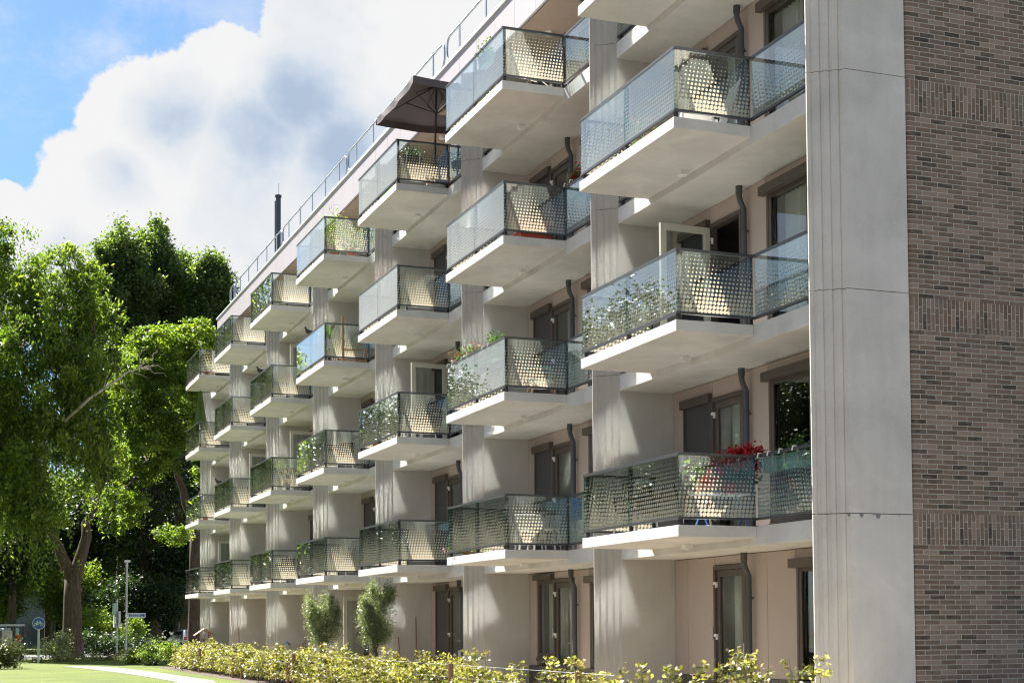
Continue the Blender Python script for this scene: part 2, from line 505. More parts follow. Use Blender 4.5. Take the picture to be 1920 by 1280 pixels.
# ------------------------------------------------------------------ mesh helpers
class MB:
    def __init__(s):
        s.v = []; s.f = []; s.m = []; s.uv = {}
        s.mi = 0
    def quad(s, a, b, c, d, mi=None, uv=None):
        i = len(s.v)
        s.v += [a, b, c, d]
        s.f.append((i, i + 1, i + 2, i + 3))
        s.m.append(s.mi if mi is None else mi)
        if uv: s.uv[len(s.f) - 1] = uv
    def box(s, x0, x1, y0, y1, z0, z1, mi=None):
        if x0 > x1: x0, x1 = x1, x0
        if y0 > y1: y0, y1 = y1, y0
        if z0 > z1: z0, z1 = z1, z0
        i = len(s.v)
        s.v += [(x0, y0, z0), (x1, y0, z0), (x1, y1, z0), (x0, y1, z0), (x0, y0, z1), (x1, y0, z1), (x1, y1, z1), (x0, y1, z1)]
        for q in ((3, 2, 1, 0), (4, 5, 6, 7), (0, 1, 5, 4), (1, 2, 6, 5), (2, 3, 7, 6), (3, 0, 4, 7)):
            s.f.append(tuple(i + k for k in q))
            s.m.append(s.mi if mi is None else mi)
        return s
    def prism(s, poly, z0, z1, mi=None):
        """poly: CCW list of (x, y)"""
        n = len(poly); i = len(s.v)
        s.v += [(x, y, z0) for x, y in poly] + [(x, y, z1) for x, y in poly]
        s.f.append(tuple(range(i + n - 1, i - 1, -1))); s.f.append(tuple(range(i + n, i + 2 * n)))
        s.m += [s.mi if mi is None else mi] * 2
        for k in range(n):
            j = (k + 1) % n
            s.f.append((i + k, i + j, i + n + j, i + n + k)); s.m.append(s.mi if mi is None else mi)
        return s
    def tube(s, pts, r, n=8, mi=None, cap=True):
        pts = [Vector(p) for p in pts]
        rr = r if isinstance(r, (list, tuple)) else [r] * len(pts)
        base = len(s.v)
        prev = None
        for k, p in enumerate(pts):
            t = (pts[min(k + 1, len(pts) - 1)] - pts[max(k - 1, 0)])
            if t.length < 1e-9: t = Vector((0, 0, 1))
            t.normalize()
            if prev is None:
                a = Vector((1, 0, 0)) if abs(t.x) < 0.8 else Vector((0, 1, 0))
                u = (a - t * a.dot(t)).normalized()
            else:
                u = (prev - t * prev.dot(t))
                u = u.normalized() if u.length > 1e-6 else Vector((1, 0, 0))
            prev = u
            vv = t.cross(u)
            for q in range(n):
                an = 2 * math.pi * q / n
                s.v.append(tuple(p + (u * math.cos(an) + vv * math.sin(an)) * rr[k]))
        for k in range(len(pts) - 1):
            for q in range(n):
                a = base + k * n + q; b_ = base + k * n + (q + 1) % n
                s.f.append((a, b_, b_ + n, a + n)); s.m.append(s.mi if mi is None else mi)
        if cap:
            s.f.append(tuple(base + q for q in range(n - 1, -1, -1)))
            e = base + (len(pts) - 1) * n
            s.f.append(tuple(e + q for q in range(n)))
            s.m += [s.mi if mi is None else mi] * 2
        return s
    def lathe(s, prof, cx=0, cy=0, n=16, mi=None):
        base = len(s.v)
        for r, z in prof:
            for q in range(n):
                an = 2 * math.pi * q / n
                s.v.append((cx + r * math.cos(an), cy + r * math.sin(an), z))
        for k in range(len(prof) - 1):
            for q in range(n):
                a = base + k * n + q; b_ = base + k * n + (q + 1) % n
                s.f.append((a, b_, b_ + n, a + n)); s.m.append(s.mi if mi is None else mi)
        s.f.append(tuple(base + q for q in range(n - 1, -1, -1)))
        e = base + (len(prof) - 1) * n
        s.f.append(tuple(e + q for q in range(n)))
        s.m += [s.mi if mi is None else mi] * 2
        return s
    def blob(s, c, rad, n=10, mi=None):
        cx, cy, cz = c
        rx, ry, rz = rad
        base = len(s.v)
        rings = n // 2 + 1
        for k in range(rings + 1):
            th = math.pi * k / rings
            for q in range(n):
                an = 2 * math.pi * q / n
                s.v.append((cx + rx * math.sin(th) * math.cos(an), cy + ry * math.sin(th) * math.sin(an), cz - rz * math.cos(th)))
        for k in range(rings):
            for q in range(n):
                a = base + k * n + q; b_ = base + k * n + (q + 1) % n
                s.f.append((a, b_, b_ + n, a + n)); s.m.append(s.mi if mi is None else mi)
        return s
    def build(s, name, mats, parent=None, smooth=False, bevel=0):
        me = bpy.data.meshes.new(name)
        me.from_pydata(s.v, [], s.f)
        if not isinstance(mats, (list, tuple)): mats = [mats]
        for mm in mats: me.materials.append(M[mm])
        for i, pl in enumerate(me.polygons): pl.material_index = s.m[i]
        if s.uv:
            ul = me.uv_layers.new(name='UVMap')
            for fi, uvs in s.uv.items():
                for li, u in zip(me.polygons[fi].loop_indices, uvs): ul.data[li].uv = u
        if smooth:
            me.polygons.foreach_set('use_smooth', [True] * len(me.polygons))
        o = bpy.data.objects.new(name, me)
        col.objects.link(o)
        if parent: o.parent = parent
        if bevel:
            bm = o.modifiers.new('bevel', 'BEVEL'); bm.width = bevel; bm.segments = 2; bm.limit_method = 'ANGLE'
        return o


def tag(o, label=None, cat=None, group=None, kind=None):
    if label: o['label'] = label
    if cat: o['category'] = cat
    if group: o['group'] = group
    if kind: o['kind'] = kind
    return o


def empty(name, loc=(0, 0, 0), rz=0.0):
    o = bpy.data.objects.new(name, None)
    o.empty_display_size = 0.2
    col.objects.link(o)
    o.location = loc
    o.rotation_euler = (0, 0, rz)
    return o


KIDS = {}
def copy_tree(o, parent=None):
    c = o.copy()
    col.objects.link(c)
    c.parent = parent
    for ch in [x for x in bpy.data.objects if x.parent == o]:
        copy_tree(ch, c)
    return c


def leaf_mesh(name, pts, size, mat, parent=None, aspect=0.6, upbias=0.4, droop=0.0, seed=0, tone=None):
    """many small leaf-shaped faces"""
    r = np.random.default_rng(seed)
    pts = np.asarray(pts, dtype=np.float32)
    n = len(pts)
    size = (np.asarray(size) if np.ndim(size) else np.full(n, size)) * r.uniform(0.7, 1.3, n)
    nrm = r.normal(size=(n, 3)); nrm[:, 2] = np.abs(nrm[:, 2]) + upbias
    nrm /= np.linalg.norm(nrm, axis=1)[:, None]
    ax = r.normal(size=(n, 3)); ax[:, 2] -= droop
    ax -= nrm * np.sum(ax * nrm, 1)[:, None]
    ax /= np.linalg.norm(ax, axis=1)[:, None] + 1e-9
    sd_ = np.cross(nrm, ax)
    L = size[:, None]; W_ = size[:, None] * aspect * 0.5
    v = np.empty((n, 4, 3), np.float32)
    v[:, 0] = pts - ax * L * 0.5
    v[:, 1] = pts - ax * L * 0.05 + sd_ * W_ + nrm * L * 0.06
    v[:, 2] = pts + ax * L * 0.5
    v[:, 3] = pts - ax * L * 0.05 - sd_ * W_ + nrm * L * 0.06
    me = bpy.data.meshes.new(name)
    me.vertices.add(n * 4)
    me.vertices.foreach_set('co', v.reshape(-1))
    me.loops.add(n * 4)
    me.loops.foreach_set('vertex_index', np.arange(n * 4, dtype=np.int32))
    me.polygons.add(n)
    me.polygons.foreach_set('loop_start', np.arange(0, n * 4, 4, dtype=np.int32))
    me.polygons.foreach_set('loop_total', np.full(n, 4, dtype=np.int32))
    ul = me.uv_layers.new(name='UVMap')
    t = r.beta(2.0, 2.2, n) if tone is None else np.clip(tone + r.normal(0, 0.16, n), 0, 1)
    uv = np.zeros((n, 4, 2), np.float32); uv[:, :, 0] = t[:, None]; uv[:, :, 1] = r.uniform(0, 1, n)[:, None]
    ul.data.foreach_set('uv', uv.reshape(-1))
    me.materials.append(M[mat])
    me.update(calc_edges=True)
    me.validate()
    o = bpy.data.objects.new(name, me)
    col.objects.link(o)
    if parent: o.parent = parent
    return o


# ------------------------------------------------------------------ building dimensions
B = 6.8735
XF, XI, XB = 9.72, 10.96, 11.98
Y00, LB = 18.84, 3.365
HS = 2.9
S1 = 2.914
YGAB = 16.45
def W(k): return 23.38 + B * k
def S(r): return S1 + HS * (r - 1)
PT = 0.42      # pier thickness
ZROOF = 13.5
PAR_T = 14.30

bld = empty('apartment_building', (XI, YGAB, 0))
tag(bld, 'long five-storey concrete apartment block with glass balconies and a brown brick end wall', 'building')
OFF = Vector((XI, YGAB, 0))
def fin(o):
    """part built in world coordinates: hang it under the building"""
    o.parent = bld
    o.location = Vector(o.location) - OFF
    return o

# --- balcony prototype, local origin at (0, Y0, slab top)
def make_balcony():
    s = MB()
    # projecting slab
    s.box(XF, XI, 0, LB, -0.164, 0)
    # recessed loggia slab (thicker), from the near pier to the far wall
    s.box(XI, XB + 0.25, -(Y00 - YGAB) + 0.36, W(0) - Y00, -0.276, 0)
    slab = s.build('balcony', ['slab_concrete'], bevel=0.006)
    top = 1.025
    # handrail following the edge
    def rail(z0, z1, w, name, mat):
        b_ = MB()
        a0 = -(Y00 - YGAB) + 0.36
        a1 = W(0) - Y00
        i = 0.012
        h = w
        b_.box(XI + i, XI + i + h, a0, -0.0 + i, z0, z1)
        b_.box(XF + i, XI + i + h, i, i + h, z0, z1)
        b_.box(XF + i, XF + i + h, i + h, LB - i - h, z0, z1)
        b_.box(XF + i, XI + i + h, LB - i - h, LB - i, z0, z1)
        b_.box(XI + i, XI + i + h, LB - i, a1, z0, z1)
        return b_.build(name, [mat], slab)
    rail(top - 0.04, top, 0.05, 'handrail', 'rail_metal')
    rail(0.088, 0.122, 0.045, 'bottom_rail', 'rail_metal')
    # posts just inside the glass
    for (px, py) in ((XF + 0.07, 0.07), (XF + 0.07, LB / 2), (XF + 0.07, LB - 0.07), (XI - 0.0, 0.075), (XI + 0.0, LB - 0.075), (XI + 0.065, -1.95), (XI + 0.065, 1.0 * (W(0) - Y00) - 0.08)):
        b_ = MB(); b_.box(px - 0.022, px + 0.022, py - 0.03, py + 0.03, 0.004, 0.088)
        b_.box(px - 0.018, px + 0.018, py - 0.028, py + 0.028, 0.122, top - 0.04)
        b_.box(px - 0.05, px + 0.05, py - 0.05, py + 0.05, 0.0, 0.01)
        b_.build('post', ['rail_dark'], slab)
    # glass panes
    zg0, zg1 = 0.125, top - 0.042
    def pane(p0, p1, inward, satin=False):
        """p0->p1 along the edge; inward = unit vector to the balcony side"""
        b_ = MB()
        p0 = Vector((p0[0], p0[1], 0)); p1 = Vector((p1[0], p1[1], 0)); n = Vector((inward[0], inward[1], 0)) * 0.010
        L = (p1 - p0).length
        A, Bq, C, D = p0, p1, p1 + n, p0 + n
        def q(a, z): return (a.x, a.y, z)
        hh = zg1 - zg0
        def face(a, b, mi, flip=False):
            vs = [q(a, zg0), q(b, zg0), q(b, zg1), q(a, zg1)]
            uv = [(0, 0), (L, 0), (L, hh), (0, hh)]
            b_.quad(*vs, mi=mi, uv=uv)
        face(A, Bq, 0)
        face(D, C, 1)
        face(A, D, 2); face(Bq, C, 2)
        b_.quad(q(A, zg1), q(Bq, zg1), q(C, zg1), q(D, zg1), mi=2, uv=[(0, 0)] * 4)
        b_.quad(q(A, zg0), q(Bq, zg0), q(C, zg0), q(D, zg0), mi=2, uv=[(0, 0)] * 4)
        return b_.build('glass_panel', ['glass_clear_satin', 'glass_dots_satin', 'glass_edge'] if satin else ['glass_clear', 'glass_dots', 'glass_edge'], slab)
    a0 = -(Y00 - YGAB) + 0.37
    e = 0.022
    pane((XI + e, a0), (XI + e, -0.02), (1, 0))
    pane((XF + e, e), (XI + 0.01, e), (0, 1))
    pane((XF + e, e + 0.012), (XF + e, LB / 2 - 0.006), (1, 0))
    pane((XF + e, LB / 2 + 0.006), (XF + e, LB - e - 0.012), (1, 0))
    pane((XF + e, LB - e), (XI + 0.01, LB - e), (0, -1), True)
    pane((XI + e, LB + 0.01), (XI + e, W(0) - Y00 - 0.01), (1, 0))
    b_ = MB(); b_.box(10.72, 10.85, 1.72, 1.86, -0.235, -0.166); b_.tube([(10.785, 1.79, -0.25), (10.785, 1.79, -0.236)], 0.03)
    b_.build('drain', ['white_plastic'], slab)
    return slab


bal0 = make_balcony()
first = True
for k in range(7):
    for r in (1, 2, 3, 4):
        o = bal0 if first else copy_tree(bal0)
        first = False
        o.parent = bld
        o.location = Vector((0, Y00 + B * k, S(r))) - OFF

# --- piers with stepped flutes; wall face towards -Y
def pier_poly(y, front=10.58, gr=0.005, xe=XB + 0.1):
    """stepped fluted nose, wall behind"""
    fx = [front, front + 0.095, front + 0.19, front + 0.285, XI]
    pts = []
    n = 4
    # near side (towards -Y): from nose to wall: steps towards -Y, rounded hollows between
    near = []
    for i in range(n):
        yy = y + 0.29 - 0.0725 * i
        near.append((fx[i], yy))
        near.append((fx[i + 1] - 0.040, yy))
        near.append((fx[i + 1] - 0.034, yy + gr))
        near.append((fx[i + 1] - 0.022, yy + gr))
        near.append((fx[i + 1] - 0.018, yy - 0.002))
        near.append((fx[i + 1] - 0.008, yy - 0.022))
        near.append((fx[i + 1] - 0.001, yy - 0.060))
    near.append((XI + 0.0, y))
    far = []
    yb = y + PT
    for (a, c) in near: far.append((a, 2 * (y + 0.29) + 0.0 - c + 0.02 + (PT - 0.42)))
    poly = near + [(xe, y), (xe, far[-1][1])] + far[::-1]
    return poly


for k in range(7):
    poly = pier_poly(W(k))
    top = ZROOF if k < 6 else S(4)
    poly = pier_poly(W(k), gr=0.0)
    s = MB()
    zs = [0.0, 2.92, 5.82, 8.72, 11.62, top + 0.05] if k < 6 else [0.0, 2.92, 5.82, 8.72, 11.62]
    for a, b_ in zip(zs[:-1], zs[1:]): s.prism(poly, a + 0.004, b_ - 0.004)
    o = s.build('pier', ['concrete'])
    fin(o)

# --- end (gable) wall: concrete corner and brick
poly = pier_poly(YGAB, gr=0.016, xe=11.905)
poly = [(x, y) for x, y in poly]
s = MB()
for a, b_ in zip([0.0, 2.93, 5.84, 8.72, 11.62], [2.93, 5.84, 8.72, 11.62, 14.35]):
    s.prism([(x, y) for x, y in poly], a + 0.005, b_ - 0.005)
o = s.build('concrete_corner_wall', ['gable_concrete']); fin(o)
s = MB()
s.box(XI + 0.1, XB + 0.06, YGAB + 0.06, YGAB + 0.2, 0, 14.25)
fin(s.build('joint_backing', ['pvc_black']))
s = MB()
for (xc, w_, h_) in ((10.93, 0.05, 0.05), (11.12, 0.07, 0.06), (11.37, 0.085, 0.075), (11.30, 0.03, 0.02), (11.7, 0.02, 0.02)):
    n_ = 9
    pts_ = [(xc - w_ / 2 + w_ * i_ / (n_ - 1), -h_ * math.sin(math.pi * i_ / (n_ - 1)) ** 0.7 * (0.8 + 0.2 * math.sin(i_ * 3 + xc * 9))) for i_ in range(n_)]
    i0 = len(s.v)
    s.v += [(x_, YGAB - 0.002, 2.922 + z_) for x_, z_ in pts_]
    s.f.append(tuple(range(i0, i0 + n_))); s.m.append(0)
fin(s.build('damp_stain', ['damp_concrete']))
# brick, rounded start
s = MB()
xs = [11.99 - 0.06 * math.cos(R(t)) for t in (0, 22, 45, 67, 90)]
ys = [YGAB + 0.075 - 0.06 * math.sin(R(t)) for t in (0, 22, 45, 67, 90)]
pl = list(zip(xs, ys)) + [(40.0, YGAB + 0.015)]
pl = [(xs[0], YGAB + 0.30)] + pl
bands = [(2.54, 2.95), (5.37, 5.80), (8.28, 8.71), (11.2, 11.63), (14.1, 14.3)]
zz = [0.0]
for a, b_ in bands: zz += [a, b_]
zz[-1] = 14.3
for i in range(len(zz) - 1):
    u = 0
    for (p0, p1) in zip(pl[:-1], pl[1:]):
        L = math.dist(p0, p1)
        dx = 0.0
        z0, z1 = zz[i], zz[i + 1]
        s.quad((p0[0], p0[1], z0), (p1[0], p1[1], z0), (p1[0], p1[1], z1), (p0[0], p0[1], z1), mi=i % 2,
               uv=[(u, z0 - z1 if i % 2 == 0 else 0.0), (u + L, z0 - z1 if i % 2 == 0 else 0.0), (u + L, 0 if i % 2 == 0 else z1 - z0), (u, 0 if i % 2 == 0 else z1 - z0)])
        u += L
s.quad((xs[0], YGAB + 0.30, 14.3), (xs[0], YGAB + 0.1, 14.3), (40, YGAB + 0.015, 14.3), (40, YGAB + 0.3, 14.3), mi=0, uv=[(0, 0)] * 4)
s.quad((40, YGAB + 0.015, 0), (40, YGAB + 0.3, 0), (40, YGAB + 0.3, 14.3), (40, YGAB + 0.015, 14.3), mi=0, uv=[(0, 0)] * 4)
fin(s.build('brick_end_wall', ['brick', 'brick_soldier']))

# --- interiors: floors and back walls behind the facade
s = MB()
for r in range(1, 5):
    s.box(XB + 0.27, 17, YGAB + 0.32, W(6) + 0.2, S(r) - 0.27, S(r) - 0.002)
s.box(16.9, 17.0, YGAB + 0.32, W(6) + 0.2, 0, 14.2)
for k in range(7): s.box(XB + 0.3, 16.9, W(k) + 0.1, W(k) + 0.3, 0, 14.1)
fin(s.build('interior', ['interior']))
s = MB(); s.box(17.0, 39.9, YGAB + 0.32, 62.3, 0, 14.1)
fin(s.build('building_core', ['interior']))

# --- facade of each bay and storey
def shut_of(k, r):
    if r == 0 and k == 0: return 'panel'
    if r == 0 and k == 1: return 'sidewin'
    return 'screen'
OPEN = {(0, 2), (2, 2), (4, 2), (4, 3), (5, 2), (6, 1), (3, 0)}
def bay(k, r):
    w = W(k)
    z0 = 0.12 if r == 0 else S(r)
    z1 = (S(r + 1) - 0.276) if r < 4 else ZROOF - 0.03
    dt = z0 + (2.36 if r == 0 else 2.33)     # door head
    g0 = 0.68 if r == 0 else z0
    near = w - 6.42
    wl, wr = w - 3.22, w - 6.2               # window (far edge, near edge)
    if k == 0 and r == 0: wl = 19.44
    d0, d1 = w - 1.42, w - 2.48              # door (far, near)
    # panels
    s = MB()
    t = 0.18
    kind = shut_of(k, r)
    def P(ya, yb, za, zb):
        s.box(XB, XB + t, yb + 0.005, ya - 0.005, za, zb)
    if kind == 'panel':
        P(w - 0.012, w - 0.47, g0, z1 - 0.012)
        P(w - 0.47, d0, g0, z1 - 0.012)
    else:
        P(w - 0.012, w - 0.42, g0, z1 - 0.012)
        P(w - 0.42, d0, dt + 0.10, z1 - 0.012)
    P(d0, d1, dt + 0.012, z1 - 0.012)
    P(d1, wl, g0, z1 - 0.012) if wl > d1 - 1.0 else (P(d1, d1 - 0.62, g0, z1 - 0.012), P(d1 - 0.62, wl, g0, z1 - 0.012))
    P(wl, wr, z1 - 0.26, z1 - 0.012)
    P(wr, near, g0, z1 - 0.012)
    fin(s.build('wall_panel', ['panel']))
    if r == 0:
        s = MB(); s.box(XB - 0.02, XB + t, near, d1 - 0.006, 0.0, 0.675); s.box(XB - 0.02, XB + t, d0 + 0.006, w - 0.003, 0.0, 0.675)
        fin(s.build('plinth', ['plinth']))
    # sun screen with cassette
    if kind == 'screen':
        s = MB(); s.box(XB + 0.0, XB + 0.012, d0 + 0.045, w - 0.47, z0 + 0.02 if r else 0.2, dt - 0.06)
        scr = fin(s.build('sun_screen', ['screen_fabric']))
        s = MB(); s.box(XB - 0.09, XB + 0.06, d0 + 0.0, w - 0.40, dt - 0.06, dt + 0.09)
        s.box(XB - 0.035, XB + 0.03, d0 + 0.0, d0 + 0.045, z0, dt - 0.06)
        s.box(XB - 0.035, XB + 0.03, w - 0.47, w - 0.43, z0, dt - 0.06)
        s.build('cassette', ['frame_taupe'], scr)
    if kind == 'sidewin':
        s = MB()
        a, c = w - 0.44, d0 + 0.02
        s.box(XB + 0.02, XB + 0.09, c, c + 0.07, 0.85, dt); s.box(XB + 0.02, XB + 0.09, a - 0.07, a, 0.85, dt)
        s.box(XB + 0.02, XB + 0.09, c + 0.07, a - 0.07, 0.85, 0.95); s.box(XB + 0.02, XB + 0.09, c + 0.07, a - 0.07, dt - 0.09, dt)
        s.box(XB - 0.02, XB + 0.12, c - 0.01, a + 0.01, 0.78, 0.848)
        fr = fin(s.build('side_window', ['frame_taupe']))
        s = MB(); s.box(XB + 0.05, XB + 0.06, c + 0.07, a - 0.07, 0.95, dt - 0.09); s.build('pane', ['window_glass'], fr)
        s = MB(); s.box(XB - 0.09, XB + 0.06, d0, w - 0.40, dt + 0.002, dt + 0.12); s.build('cassette', ['frame_taupe'], fr)
    # door: outer frame, leaf, pane, handle, hinges
    s = MB()
    fwid = 0.06
    s.box(XB - 0.03, XB + 0.1, d0 - fwid, d0 - 0.002, z0, dt); s.box(XB - 0.03, XB + 0.1, d1 + 0.002, d1 + fwid, z0, dt)
    s.box(XB - 0.03, XB + 0.1, d1 + fwid, d0 - fwid, dt - 0.07, dt)
    dr = fin(s.build('balcony_door', ['frame_taupe']))
    opened = (k, r) in OPEN
    lw = (d0 - fwid) - (d1 + fwid)
    # leaf in local coordinates: hinge at origin, extends along -Y when closed
    s = MB(); pn = MB(); hd = MB(); hg = MB()
    hgt0, hgt1 = z0 + 0.03, dt - 0.075
    s.box(-0.03, 0.03, -0.105, 0, hgt0, hgt1); s.box(-0.03, 0.03, -lw, -lw + 0.105, hgt0, hgt1)
    s.box(-0.03, 0.03, -lw + 0.105, -0.105, hgt0, hgt0 + (0.55 if r == 0 else 0.16)); s.box(-0.03, 0.03, -lw + 0.105, -0.105, hgt1 - 0.11, hgt1)
    pn.box(-0.006, 0.006, -lw + 0.105, -0.105, hgt0 + (0.55 if r == 0 else 0.16), hgt1 - 0.11)
    hd.box(-0.05, -0.031, -lw + 0.035, -lw + 0.07, z0 + 0.85, z0 + 1.10); hd.tube([(-0.05, -lw + 0.052, z0 + 1.05), (-0.09, -lw + 0.052, z0 + 1.05), (-0.09, -lw + 0.17, z0 + 1.05)], 0.011, 6)
    for hz in (0.35, 1.2, 2.05): hg.box(-0.075, -0.032, -0.035, 0.045, z0 + hz, z0 + hz + 0.045); hg.box(-0.06, -0.032, -0.03, 0.02, z0 + hz - 0.05, z0 + hz)
    lf = s.build('door_leaf', ['frame_cream' if opened else 'frame_taupe'], dr)
    # third level only: leaf, pane, handle, hinge are all children of the door frame
    objs = [lf, pn.build('pane', ['window_glass'], dr), hd.build('handle', ['steel'], dr), hg.build('hinge', ['white_plastic'], dr)]
    for q in objs:
        q.location = Vector((XB + 0.035, d0 - fwid - 0.002, 0))
        if opened and q is not objs[3]:
            q.rotation_euler = (0, 0, -R(86 if k == 0 else 78 + 4 * (k % 3)))
            q.location.x = XB - 0.06
    # window
    s = MB()
    f = 0.075
    zb = (z0 + 0.15) if r else 0.7
    zt = z1 - 0.27
    s.box(XB + 0.03, XB + 0.11, wl - f, wl - 0.003, zb, zt); s.box(XB + 0.03, XB + 0.11, wr + 0.003, wr + f, zb, zt)
    s.box(XB + 0.03, XB + 0.11, wr + f, wl - f, zb, zb + f); s.box(XB + 0.03, XB + 0.11, wr + f, wl - f, zt - f, zt)
    mid = wl - 1.25
    s.box(XB + 0.03, XB + 0.11, mid - 0.045, mid + 0.045, zb + f, zt - f)
    # opening casement frame
    s.box(XB + 0.005, XB + 0.028, wl - f - 0.06, wl - f - 0.003, zb + f, zt - f)
    s.box(XB + 0.005, XB + 0.028, mid + 0.05, mid + 0.11, zb + f, zt - f)
    wi = fin(s.build('window', ['frame_taupe']))
    s = MB(); s.box(XB + 0.06, XB + 0.07, wr + f, mid - 0.045, zb + f, zt - f); s.box(XB + 0.06, XB + 0.07, mid + 0.045, wl - f, zb + f, zt - f)
    s.build('pane', ['window_glass'], wi)
    s = MB(); s.box(XB - 0.11, XB + 0.0, wr, wl + 0.06, zt - 0.02, zt + 0.12); s.build('cassette', ['frame_taupe'], wi)
    if r: 
        s = MB(); s.box(XB - 0.03, XB + 0.1, wr, wl, z0 + 0.002, zb - 0.002); s.build('sill', ['frame_taupe'], wi)
    # screens half down in some windows, curtains in others
    rr = random.Random(k * 17 + r * 5)
    q = rr.random()
    if (k, r) == (0, 4) or q < 0.22:
        s = MB(); s.box(XB + 0.004, XB + 0.02, wr + 0.08, wl - 0.08, zb + (0.05 if (k, r) == (0, 4) else 0.9), zt - 0.03)
        s.build('sun_screen', ['screen_fabric'], wi)
    # curtain: folded sheet behind the glass
    def curtain(ya, yb, za, zb_, parent):
        c_ = MB(); n_ = max(6, int(abs(ya - yb) / 0.035))
        for i in range(n_):
            y_0 = ya + (yb - ya) * i / n_; y_1 = ya + (yb - ya) * (i + 1) / n_
            x_0 = XB + 0.28 + 0.03 * math.sin(i * 1.9); x_1 = XB + 0.28 + 0.03 * math.sin((i + 1) * 1.9)
            c_.quad((x_0, y_0, za), (x_1, y_1, za), (x_1, y_1, zb_), (x_0, y_0, zb_))
            c_.quad((x_0 + 0.004, y_0, za), (x_1 + 0.004, y_1, za), (x_1 + 0.004, y_1, zb_), (x_0 + 0.004, y_0, zb_))
        c_.build('curtain', ['curtain'], parent)
    if (k, r) in ((0, 0), (1, 0), (0, 1), (2, 0), (3, 1), (1, 2), (0, 3), (1, 3), (3, 3)):
        c = (d0 - fwid - 0.1)
        c2_ = d1 + 0.1
        if (k, r) in ((0, 0), (0, 1)): c2_ = c - 0.5
        curtain(c, c2_, z0 + 0.05, dt - 0.1, dr)
    if (k, r) == (1, 0): curtain(w - 0.45, d0, 0.9, dt, dr)
    if rr.random() < 0.55: curtain(wl - 0.1, wl - 0.45 - rr.random() * 0.6, zb, zt, wi)
    if rr.random() < 0.4: curtain(wr + 0.5 + rr.random() * 0.4, wr + 0.1, zb, zt, wi)
    # rainwater pipe with swan neck
    s = MB()
    py = w - 2.68
    px = XB - 0.085
    zt_ = z1
    s.tube([(px - 0.08, py, zt_), (px - 0.08, py, zt_ - 0.16), (px - 0.06, py - 0.0, zt_ - 0.24), (px, py, zt_ - 0.36), (px, py, z0 if r else 0.0)], 0.046, 12)
    s.tube([(px - 0.08, py, zt_ - 0.12), (px - 0.08, py, zt_)], 0.055, 12)
    s.box(px, XB, py - 0.01, py + 0.01, zt_ - 0.72, zt_ - 0.70); s.tube([(px, py, zt_ - 0.73), (px, py, zt_ - 0.69)], 0.06, 12)
    fin(s.build('downpipe', ['pipe_grey'], smooth=False))
    if (k, r) in ((0, 0), (1, 0)):
        s = MB(); s.box(XB - 0.03, XB + 0.01, d0 + 0.02, d0 + 0.06, z0 + 1.15, z0 + 1.35)
        s.build('handle_plate', ['steel'], dr)


for k in range(7):
    for r in range(5):
        if k == 6 and r == 4: continue
        bay(k, r)

# --- parapet, soffit, roof
YR = 62.3
s = MB()
y = YGAB
i = 0
while y < YR - 0.05:
    e = min(y + 1.145, YR)
    s.box(10.82, 10.87, y + 0.006, e - 0.006, ZROOF, PAR_T)
    y = e
fin(s.build('parapet_panel', ['panel_lilac']))
s = MB(); s.box(10.875, 11.0, YGAB, YR - 0.05, ZROOF + 0.02, PAR_T - 0.02); s.box(10.82, 17, YR - 0.045, YR - 0.01, S(4), PAR_T - 0.02) if False else None
fin(s.build('parapet_core', ['pvc_black']))
s = MB(); s.box(10.78, 11.1, YGAB - 0.03, YR + 0.03, PAR_T + 0.004, PAR_T + 0.05)
fin(s.build('coping', ['white_enamel']))
s = MB()
y = YGAB + 0.3
while y < YR - 0.1:
    e = min(y + 2.29, YR)
    s.box(10.875, 12.2, y + 0.005, e - 0.005, ZROOF - 0.028, ZROOF - 0.004)
    y = e
fin(s.build('roof_soffit', ['soffit_brown']))
s = MB()
for k in range(7): s.lathe([(0.0, ZROOF - 0.10), (0.075, ZROOF - 0.10), (0.08, ZROOF - 0.03), (0.0, ZROOF - 0.03)][1:3], 11.45, Y00 + B * k + 1.9, 16)
o = fin(s.build('soffit_lamp', ['white_plastic']))
s = MB(); s.box(11.0, 40.0, YGAB + 0.3, YR, ZROOF + 0.02, ZROOF + 0.5)
fin(s.build('roof', ['asphalt']))
s = MB(); s.box(XB, 17, YR - 0.2, YR, S(4), ZROOF); s.box(XB, 39, 66.6 - 1.75, 64.95, 0, S(4)); fin(s.build('end_wall', ['concrete']))
s = MB(); s.box(XB + 0.1, 39.0, YR + 0.01, 64.9, S(4) - 0.02, S(4) + 0.03); fin(s.build('terrace_floor', ['slab_concrete']))

